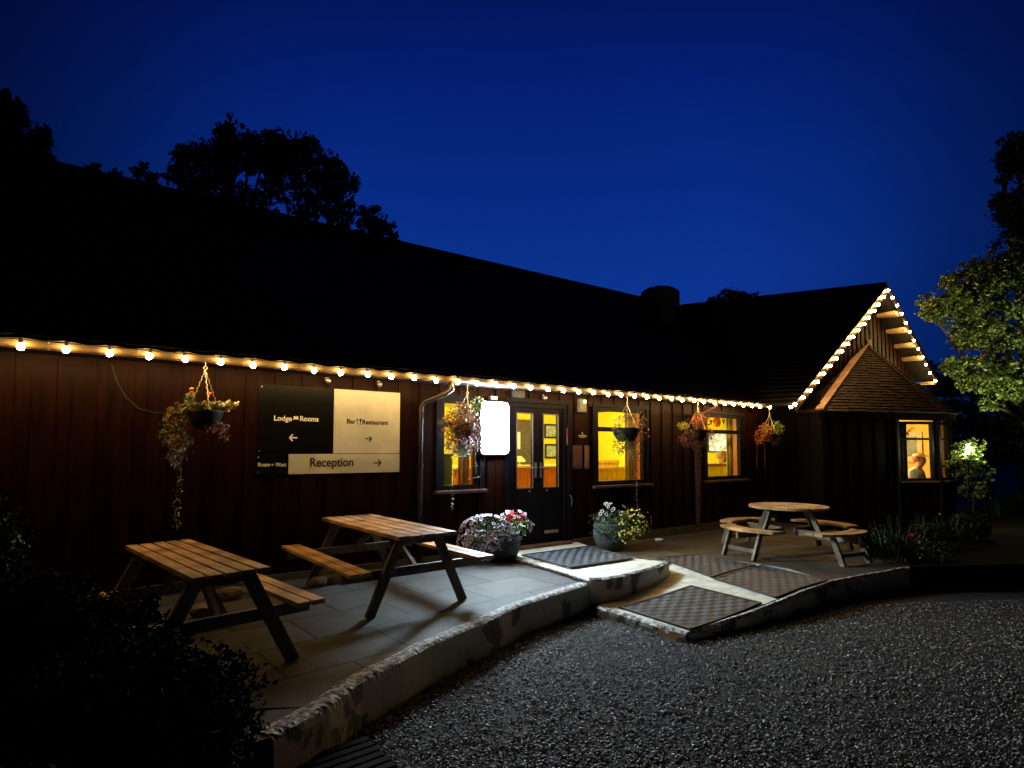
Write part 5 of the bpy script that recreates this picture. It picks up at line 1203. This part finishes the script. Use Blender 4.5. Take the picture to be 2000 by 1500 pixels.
# round picnic table
def round_table(cen, ang, label, R=.50, top=.62, bench=.36):
    r = empty('round_picnic_table', cen, ang, label, 'picnic table')
    mb = MB(); n = 11
    for i in range(n):
        y0 = -R + 2 * R * i / n + .009; y1 = -R + 2 * R * (i + 1) / n - .009
        def X(y): return math.sqrt(max(0, R * R - y * y))
        m0, m1 = min(abs(y0), abs(y1)), max(abs(y0), abs(y1)); a0, a1 = X(y0), X(y1)
        pts = [(-a0, y0), (a0, y0), (X((y0 + y1) / 2), (y0 + y1) / 2), (a1, y1), (-a1, y1), (-X((y0 + y1) / 2), (y0 + y1) / 2)]
        mb.prism(pts, top - .035, top)
    mb.build('table_top', TIM, r, bevel=.004)
    for k in range(4):
        a = math.pi / 2 * k; ca, sa = math.cos(a), math.sin(a); rot = lambda x, y: (x * ca - y * sa, x * sa + y * ca)
        mb = MB()
        for i in range(2):
            r0 = .76 + i * .130; r1 = r0 + .118; seg = 7; pts = []
            hw_ = .46
            # curved outer edge of each seat
            for j in range(seg + 1): y = -hw_ + 2 * hw_ * j / seg; pts.append((r0 - .12 * (y / hw_) ** 2 * 1.2, y))
            for j in range(seg, -1, -1): y = -hw_ + 2 * hw_ * j / seg; pts.append((r1 - .12 * (y / hw_) ** 2 * 1.2, y))
            mb.prism([rot(*p) for p in pts], bench - .035, bench)
        mb.build('seat', TIM, r, bevel=.004)
        for s in (-.26, .26):
            mb = MB(); p0 = rot(.86, s); p1 = rot(1.0, s); mb.beam((*p0, bench - .036), (*p1, 0.0), .07, .038, up=(-sa, ca, 0)); mb.build('leg', TIMG, r, bevel=.004)
        mb = MB(); p0 = rot(.12, 0); p1 = rot(1.02, 0); mb.beam((*p0, bench - .085), (*p1, bench - .085), .04, .085); mb.build('seat_bearer', TIMG, r, bevel=.004)
        mb = MB(); p0 = rot(.26, 0); p1 = rot(.40, 0); mb.beam((*rot(.52, .0), bench - .12), (*rot(.34, 0), top - .036), .07, .038, up=(-sa, ca, 0)); mb.build('post', TIMG, r, bevel=.004)
        mb = MB(); p0 = rot(.93, -.28); p1 = rot(.93, .28); mb.beam((*p0, .12), (*p1, .12), .03, .05); mb.build('stretcher', TIMG, r)
    return r
TC = (atz(1478, 981, .66) + atz(1631, 995, .66)) / 2
TC2 = (atz(1420, 1050, RZ) + atz(1672, 1092, RZ)) / 2
rc = Vector(((TC.x + TC2.x) / 2, (TC.y + TC2.y) / 2, RZ))
round_table(rc, math.radians(115), 'round slatted picnic table with four curved attached seats in front of the gabled wing', R=.53, top=.68, bench=.40)

# pallet / duckboard at the bottom edge
P = atz(612, 1500, GZ + .05); r = empty('duckboard', (P.x, P.y, GZ - .01), math.radians(38), 'dark slatted wooden duckboard at the left end of the painted kerb', 'duckboard')
mb = MB()
for i in range(6): mb.box(-.35, .35, -.22 + i * .065, -.22 + i * .065 + .045, .035, .055)
mb.build('slats', mat('duckboard_wood', (.007, .0035, .003), .9, var=.4, spec=.1), r)
mb = MB(); mb.box(-.32, -.27, -.23, .16, 0, .034); mb.box(.27, .32, -.23, .16, 0, .034); mb.build('bearer', DARKPINE, r)
# stones along the wall base and on the gravel
def stone(P, r_, label, m=None, grp='pale stones at the foot of the long wall', sc=(1.3, .7, .8)):
    bm = bmesh.new(); bmesh.ops.create_icosphere(bm, subdivisions=2, radius=r_)
    for v in bm.verts: v.co = Vector((v.co.x * sc[0], v.co.y * sc[1], v.co.z * sc[2])) * random.uniform(.86, 1.1)
    me = bpy.data.meshes.new('stone'); bm.to_mesh(me); bm.free(); me.materials.append(m or mat('pale_stone', (.16, .12, .07), .85, scale=9, var=.3, bump=.5)); o = bpy.data.objects.new('stone', me); COL.objects.link(o); o.location = P; o.rotation_euler = (0, 0, TH)
    tag(o, label, 'stone', grp)
for px, py, r_, lb in ((446, 1172, .10, 'pale rounded stone seen under the nearer picnic table, middle one'), (397, 1203, .085, 'pale rounded stone seen under the nearer picnic table, leftmost one'), (620, 1146, .085, 'pale rounded stone at the wall foot behind the leg of the farther picnic table'), (652, 1140, .085, 'pale rounded stone at the wall foot, rightmost of the stones')):
    P = atz(px, py, 0); P.z = r_ * .5; stone(P, r_, lb)
P = atz(1121, 1208, GZ); P.z = GZ + .008; stone(P, .018, 'small pale pebble lying on the gravel under the kerb corner', grp='loose pebbles')

# ================================================================ VEGETATION
def tree(name, base, crowns, label, leaf=.16, mats=(LEAFD,), trunk_r=.16, group=None, size_n=1.0, limbs=True):
    root = empty(name, base, 0, label, 'tree', group); base = Vector(base)
    mb = MB(); cs = [Vector(c[0]) - base for c in crowns]
    cen = sum(cs, Vector()) / len(cs); th_ = cen.z * .55
    mb.tube([(0, 0, 0), (random.uniform(-.1, .1), 0, th_ * .5), (cen.x * .35, cen.y * .35, th_)], [trunk_r, trunk_r * .8, trunk_r * .6], 9)
    top = Vector((cen.x * .35, cen.y * .35, th_))
    mb.build('trunk', BARK, root, smooth=True)
    mb = MB()
    for c, cr_ in zip(cs, crowns):
        mid = top.lerp(c, .5) + Vector((random.uniform(-.2, .2), random.uniform(-.2, .2), random.uniform(-.1, .3)))
        mb.tube([top, mid, c], [trunk_r * .42, trunk_r * .25, trunk_r * .08], 6)
        for k in range(5):
            d = Vector((random.gauss(0, 1), random.gauss(0, 1), random.gauss(.3, 1))).normalized() * .75 * min(cr_[1])
            mb.tube([mid.lerp(c, .6), c + d * .6, c + d], [trunk_r * .12, trunk_r * .07, trunk_r * .02], 5)
    mb.build('branches', BARK, root)
    cl = []
    for (c, r_, n) in crowns:
        c = Vector(c) - base; n = int(n * size_n * 1.3); k = max(8, n // 45)
        for i in range(k):     # twig-scale clumps scattered in the crown volume
            d = Vector((random.gauss(0, 1), random.gauss(0, 1), random.gauss(0, 1))).normalized() * (random.random() ** .38)
            cc = c + Vector((d.x * r_[0], d.y * r_[1], d.z * r_[2])); s = random.uniform(.16, .36) * min(r_)
            cl.append(((cc.x, cc.y, cc.z), (s * 1.5, s * 1.5, s * .9), int(n * .75 / k), leaf, list(range(len(mats)))))
        for i in range(max(6, n // 110)):   # sprigs standing out of the outline
            a_ = random.uniform(0, 2 * math.pi); q_ = random.uniform(.95, 1.22); sg_ = random.uniform(.05, .12) * min(r_)
            cl.append(((c.x + r_[0] * q_ * math.cos(a_), c.y, c.z + r_[2] * q_ * math.sin(a_)), (sg_, sg_, sg_ * 1.5), 16, leaf * .75, list(range(len(mats)))))
        cl.append(((c.x, c.y, c.z), (r_[0] * 1.02, r_[1], r_[2] * 1.02), int(n * .16), leaf, list(range(len(mats)))))
    P_, S_, I_ = cloud(cl); leaves('foliage', P_, S_, list(mats), I_, root, asp=.6)
    return root
def C(px, py, rp, Y, n, sy=None):
    P = atd(px, py, Y); s = Y / FPX; return (P, (rp * s, rp * s * .8, (sy or rp) * s), n)
def gb(px, Y): P = atd(px, 900, Y); return (P.x, P.y, GZ)
grpT = 'dark trees standing behind the lodge'
tree('tree', gb(470, 17), [C(400, 335, 55, 17, 2600), C(460, 300, 50, 17, 2200), C(434, 262, 17, 17, 260, 22), C(450, 244, 12, 17, 200, 26), C(442, 285, 26, 17, 420, 18), C(490, 275, 18, 17, 500), C(360, 300, 26, 17, 500, 16), C(340, 345, 22, 17, 350), C(530, 300, 45, 17, 2000), C(460, 400, 90, 17, 3000, 40), C(525, 268, 14, 17, 350)], 'broad black tree with a pointed tip rising above the roof, left half of the mass', .125, (LEAFD,), .22, grpT)
tree('tree', gb(620, 18), [C(570, 300, 35, 18, 1200), C(600, 290, 28, 18, 800), C(625, 345, 48, 18, 1500), C(665, 360, 34, 18, 1100), C(660, 410, 38, 18, 1200), C(600, 400, 40, 18, 900), C(550, 350, 38, 18, 1200), C(640, 318, 25, 18, 500)], 'round dark tree with sky gaps beside the pointed tree above the roof', .125, (LEAFD,), .22, grpT)
tree('tree', gb(735, 19), [C(725, 425, 24, 19, 700), C(748, 448, 28, 19, 900), C(715, 460, 30, 19, 800), C(765, 470, 16, 19, 400)], 'small dark tree at the right foot of the tree mass above the roof', .12, (LEAFD,), .16, grpT)
tree('tree', gb(20, 13), [C(-10, 230, 50, 13, 1500), C(20, 225, 30, 13, 1300), C(25, 290, 45, 13, 1500), C(78, 275, 20, 13, 700, 30), C(70, 310, 30, 13, 900), C(5, 185, 14, 13, 300)], 'tall black tree cut by the left edge of the photo', .11, (LEAFD,), .2, grpT)
for i, (px, py, rp, lb) in enumerate(((180, 332, 16, 'smallest wispy shrub above the roof, next to the tree at the left edge'), (225, 348, 18, 'wispy shrub above the roof between two others left of the tree mass'), (283, 345, 24, 'bushy shrub above the roof touching the left side of the tree mass'))):
    tree('shrub', gb(px, 15), [C(px, py, rp, 15, 170 + i * 140), C(px - 16, py + 12, rp * .7, 15, 90), C(px + 18, py + 14, rp * .7, 15, 110)], lb, .11, (LEAFD,), .05, 'wispy shrubs showing above the roof')
tree('tree', gb(1430, 24), [C(1430, 580, 26, 24, 900, 16), C(1462, 582, 20, 24, 500, 11), C(1400, 588, 18, 24, 450, 12)], 'distant dark tree top showing over the wing roof near the chimney', .13, (LEAFD,), .16)
tree('tree', gb(2010, 17), [C(1990, 300, 40, 17, 1800), C(2030, 330, 50, 17, 1500), C(1990, 400, 50, 17, 1800, 30), C(1975, 425, 30, 17, 900, 16), C(2020, 430, 50, 17, 1500), C(1960, 350, 16, 17, 300, 10), C(2010, 500, 60, 17, 2000)], 'tall black tree at the right edge above the leafy lit tree', .12, (LEAFD,), .24)
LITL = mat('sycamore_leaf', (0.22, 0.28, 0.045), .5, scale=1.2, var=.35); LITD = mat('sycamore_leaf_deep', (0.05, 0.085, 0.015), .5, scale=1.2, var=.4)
Yt = 12.6
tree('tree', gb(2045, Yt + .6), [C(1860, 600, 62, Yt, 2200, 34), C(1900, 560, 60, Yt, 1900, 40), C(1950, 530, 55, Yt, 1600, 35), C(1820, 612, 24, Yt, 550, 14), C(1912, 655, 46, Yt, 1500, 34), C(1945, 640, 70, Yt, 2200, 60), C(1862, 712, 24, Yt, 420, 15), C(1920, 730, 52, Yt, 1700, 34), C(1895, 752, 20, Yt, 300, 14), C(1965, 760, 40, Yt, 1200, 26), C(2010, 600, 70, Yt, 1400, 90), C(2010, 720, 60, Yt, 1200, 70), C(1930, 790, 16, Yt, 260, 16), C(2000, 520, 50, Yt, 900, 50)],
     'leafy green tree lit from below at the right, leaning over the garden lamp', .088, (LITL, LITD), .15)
# dark mass right of wing and behind
tree('shrub', gb(1930, 17), [C(1880, 790, 60, 17, 1500, 60), C(1950, 850, 80, 17, 2000, 60), C(2010, 850, 80, 17, 1500, 70), C(1850, 740, 40, 17, 900, 40)], 'dark tall hedge behind the lit tree at the right edge', .14, (LEAFD,), .1)
# bush with the garden lamp
Yb = 11.6
lampP = atd(1889, 884, Yb)
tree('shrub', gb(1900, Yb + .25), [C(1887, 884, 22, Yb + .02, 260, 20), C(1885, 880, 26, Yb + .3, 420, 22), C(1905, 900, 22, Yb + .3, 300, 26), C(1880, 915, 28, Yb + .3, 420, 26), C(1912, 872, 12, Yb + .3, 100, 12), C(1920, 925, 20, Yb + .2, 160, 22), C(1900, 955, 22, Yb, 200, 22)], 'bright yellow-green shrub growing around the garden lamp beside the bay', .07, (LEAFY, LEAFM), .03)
r = empty('garden_lamp', (lampP.x, lampP.y, -.05), 0, 'glowing white garden lamp on a slim post inside the shrub beside the bay', 'lamp')
mb = MB(); mb.ball((0, 0, lampP.z + .05), .034, n=12, m=8); mb.build('globe', emis('garden_lamp_glow', (.95, 1.0, .75), 90), r, smooth=True)
mb = MB(); mb.tube([(0, 0, 0), (0, 0, lampP.z - .02)], .018, 8); mb.lathe((0, 0, lampP.z - .03), [(.05, 0), (.04, .02)], 12); mb.build('post', BLACKM, r)
l_ = bpy.data.lights.new('garden_lamp_light', 'POINT'); l_.energy = LAMP_W; l_.color = (.93, 1.0, .55); l_.shadow_soft_size = .05
lo2 = bpy.data.objects.new('garden_lamp_light', l_); COL.objects.link(lo2); lo2.parent = r; lo2.location = (0, -.12, lampP.z + .15)
l_ = bpy.data.lights.new('added_tree_spot', 'SPOT'); l_.energy = 600; l_.color = (.93, 1.0, .66); l_.shadow_soft_size = .05; l_.spot_size = math.radians(56); l_.spot_blend = .35  # added spot without a fixture, aimed to brighten the tree and miss the gable
lo3 = bpy.data.objects.new('added_tree_spot', l_); COL.objects.link(lo3); lo3.parent = r; lo3.location = (.05, -.85, .35)
lo3.rotation_euler = Vector((1.35, 1.25, 3.8)).to_track_quat('-Z', 'Y').to_euler()

def shrub(P, r3, n, leaf, ms, label, name='shrub', grp=None, bn=9):
    root = empty(name, (P[0], P[1], GZ), 0, label, 'shrub', grp); c = Vector((0, 0, P[2] - GZ)); mb = MB()
    for k in range(bn): a = random.uniform(0, 6.28); mb.tube([(0, 0, 0), (r3[0] * .4 * math.cos(a), r3[1] * .4 * math.sin(a), c.z * .5), (r3[0] * .8 * math.cos(a), r3[1] * .8 * math.sin(a), c.z + r3[2] * random.uniform(-.3, .7))], [.02, .013, .005], 5)
    mb.build('branches', BARK, root); cl = []
    for i in range(n // 60):
        d = Vector((random.gauss(0, 1), random.gauss(0, 1), random.gauss(0, 1))).normalized() * random.uniform(.55, 1); cc = c + Vector((d.x * r3[0], d.y * r3[1], d.z * r3[2])); s = .22 * min(r3)
        cl.append(((cc.x, cc.y, cc.z), (s, s, s), 60, leaf, list(range(len(ms)))))
    cl.append(((0, 0, c.z), (r3[0] * .85, r3[1] * .85, r3[2] * .9), n // 2, leaf * 1.8, 0)); cl.append(((0, 0, c.z * .4), (r3[0] * .9, r3[1] * .9, c.z * .6), n // 3, leaf * 1.8, 0))
    P_, S_, I_ = cloud(cl); leaves('foliage', P_, S_, list(ms), I_, root, asp=.45)
    return root
def clump(name, P, label, n=60, h=.45, spread=.25, m=(LEAFM, LEAFD), wd=.014, flw=None, grp=None, lean=.35):
    root = empty(name, P, 0, label, 'plant', grp); mb = MB()
    for i in range(n):
        a = random.uniform(0, 6.28); r_ = spread * random.random() ** .6 * .5; x, y = r_ * math.cos(a), r_ * math.sin(a); hh_ = h * random.uniform(.5, 1.1); dx, dy = math.cos(a) * lean * hh_ * random.random(), math.sin(a) * lean * hh_ * random.random()
        ax, ay = -math.sin(a) * wd / 2, math.cos(a) * wd / 2
        V = [(x - ax, y - ay, 0), (x + ax, y + ay, 0), (x + dx * .4 + ax, y + dy * .4 + ay, hh_ * .6), (x + dx * .4 - ax, y + dy * .4 - ay, hh_ * .6), (x + dx, y + dy, hh_)]
        mb.add(V, [(0, 1, 2, 3), (3, 2, 4)], i % len(m))
    mb.build('blades', list(m), root)
    if flw:
        F_ = np.array([[random.gauss(0, spread * .4), random.gauss(-.1, spread * .3), h * random.uniform(.5, 1.0)] for _ in range(flw[1])]); n_ = len(F_)
        blooms(F_, np.tile([0, -1, .3], (n_, 1)) + RNG.normal(0, .3, (n_, 3)), np.full(n_, flw[2]), [flw[0], flw[0]], np.zeros(n_, int), np.ones(n_, int), root)
    return root
g2 = 'border plants in the bed by the gabled wing'
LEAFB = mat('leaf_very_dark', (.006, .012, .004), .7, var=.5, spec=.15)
for px, py, h_, sp, lb, fl, mm in ((1745, 1090, .62, .5, 'bushy grassy plant at the left end of the dark bed beside the round table', None, (LEAFB, LEAFD, LEAFB)), (1775, 1085, .42, .4, 'low plant with a red bloom in the dark bed right of the round table', (FRED, 7, .028), (LEAFB, LEAFD, LEAFB)),
                               (1812, 1068, .60, .3, 'sword-leaved plant with tall pale blades in the bed under the bay window', None, (LEAFB, LEAFD)), (1845, 1064, .55, .4, 'leafy border plant right of the sword-leaved plant in the bed', (FCREAM, 4, .016), (LEAFB, LEAFD, LEAFB)),
                               (1900, 1050, .5, .5, 'dark low plant in the bed in front of the lamp shrub', None, (LEAFB,)), (1945, 1010, .75, .5, 'tall grassy plant at the right of the lamp shrub', (FCREAM, 5, .014), (LEAFB, LEAFD)), (1985, 1000, .65, .5, 'grassy plant near the right edge of the photo in the bed', None, (LEAFB, LEAFD, LEAFB)),
                               (1720, 1075, .4, .4, 'small dark plant closest to the round picnic table', None, (LEAFB,))):
    P = atz(px, py, .03); P.z = .0
    if 'grassy' in lb or 'sword' in lb or 'red bloom' in lb:
        r0_ = clump('border_plant', P, lb, 75, h_ * .9, sp, mm, .011, fl, g2)
        leaves_c = cloud([((random.gauss(0, .12), random.gauss(0, .1), h_ * .3), (.22, .18, h_ * .3), 260, .035, [0, 1]) for _ in range(4)]); leaves('foliage', *leaves_c[:2], [LEAFB, LEAFD], leaves_c[2], r0_)
    else:
        shrub((P.x, P.y, h_ * .45), (sp * .6, sp * .5, h_ * .5), 1500, .04, (LEAFB, LEAFB, LEAFD), lb, 'border_plant', g2, bn=6)
# shrubs bottom left
g3 = 'dark shrubs in the lower left corner'
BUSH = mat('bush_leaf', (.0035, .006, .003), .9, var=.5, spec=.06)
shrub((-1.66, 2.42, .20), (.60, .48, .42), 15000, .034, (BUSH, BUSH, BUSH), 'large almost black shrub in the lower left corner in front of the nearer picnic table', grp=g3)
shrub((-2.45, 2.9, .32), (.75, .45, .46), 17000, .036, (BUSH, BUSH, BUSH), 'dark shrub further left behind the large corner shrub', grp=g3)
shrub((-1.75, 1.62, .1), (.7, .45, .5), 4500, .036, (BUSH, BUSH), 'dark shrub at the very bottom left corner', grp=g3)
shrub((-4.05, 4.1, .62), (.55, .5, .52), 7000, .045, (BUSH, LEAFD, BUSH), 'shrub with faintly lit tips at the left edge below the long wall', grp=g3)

# stars
mb = MB()
for px, py in ((445, 57), (828, 75), (115, 247), (1468, 328)):
    P = atd(px, py, 400); mb.ball((P.x, P.y, P.z), .13, n=6, m=4)
tag(mb.build('stars', emis('star_glow', (.5, .6, 1), .35)), kind='structure')
# far dark hill behind everything
mb = MB(); V = []; n = 60
for i in range(n + 1):
    x = -260 + 520 * i / n; hgt = 9 + 5 * math.sin(i * .35) + 2 * math.sin(i * 1.3); V += [(x, 170, GZ - 1), (x, 190, hgt), (x, 260, hgt * .8)]
mb.add(V, [(3 * i, 3 * i + 3, 3 * i + 4, 3 * i + 1) for i in range(n)] + [(3 * i + 1, 3 * i + 4, 3 * i + 5, 3 * i + 2) for i in range(n)])
tag(mb.build('hills', mat('hill_dark', (.012, .018, .010), .95)), kind='structure')
scn.render.engine = 'CYCLES'
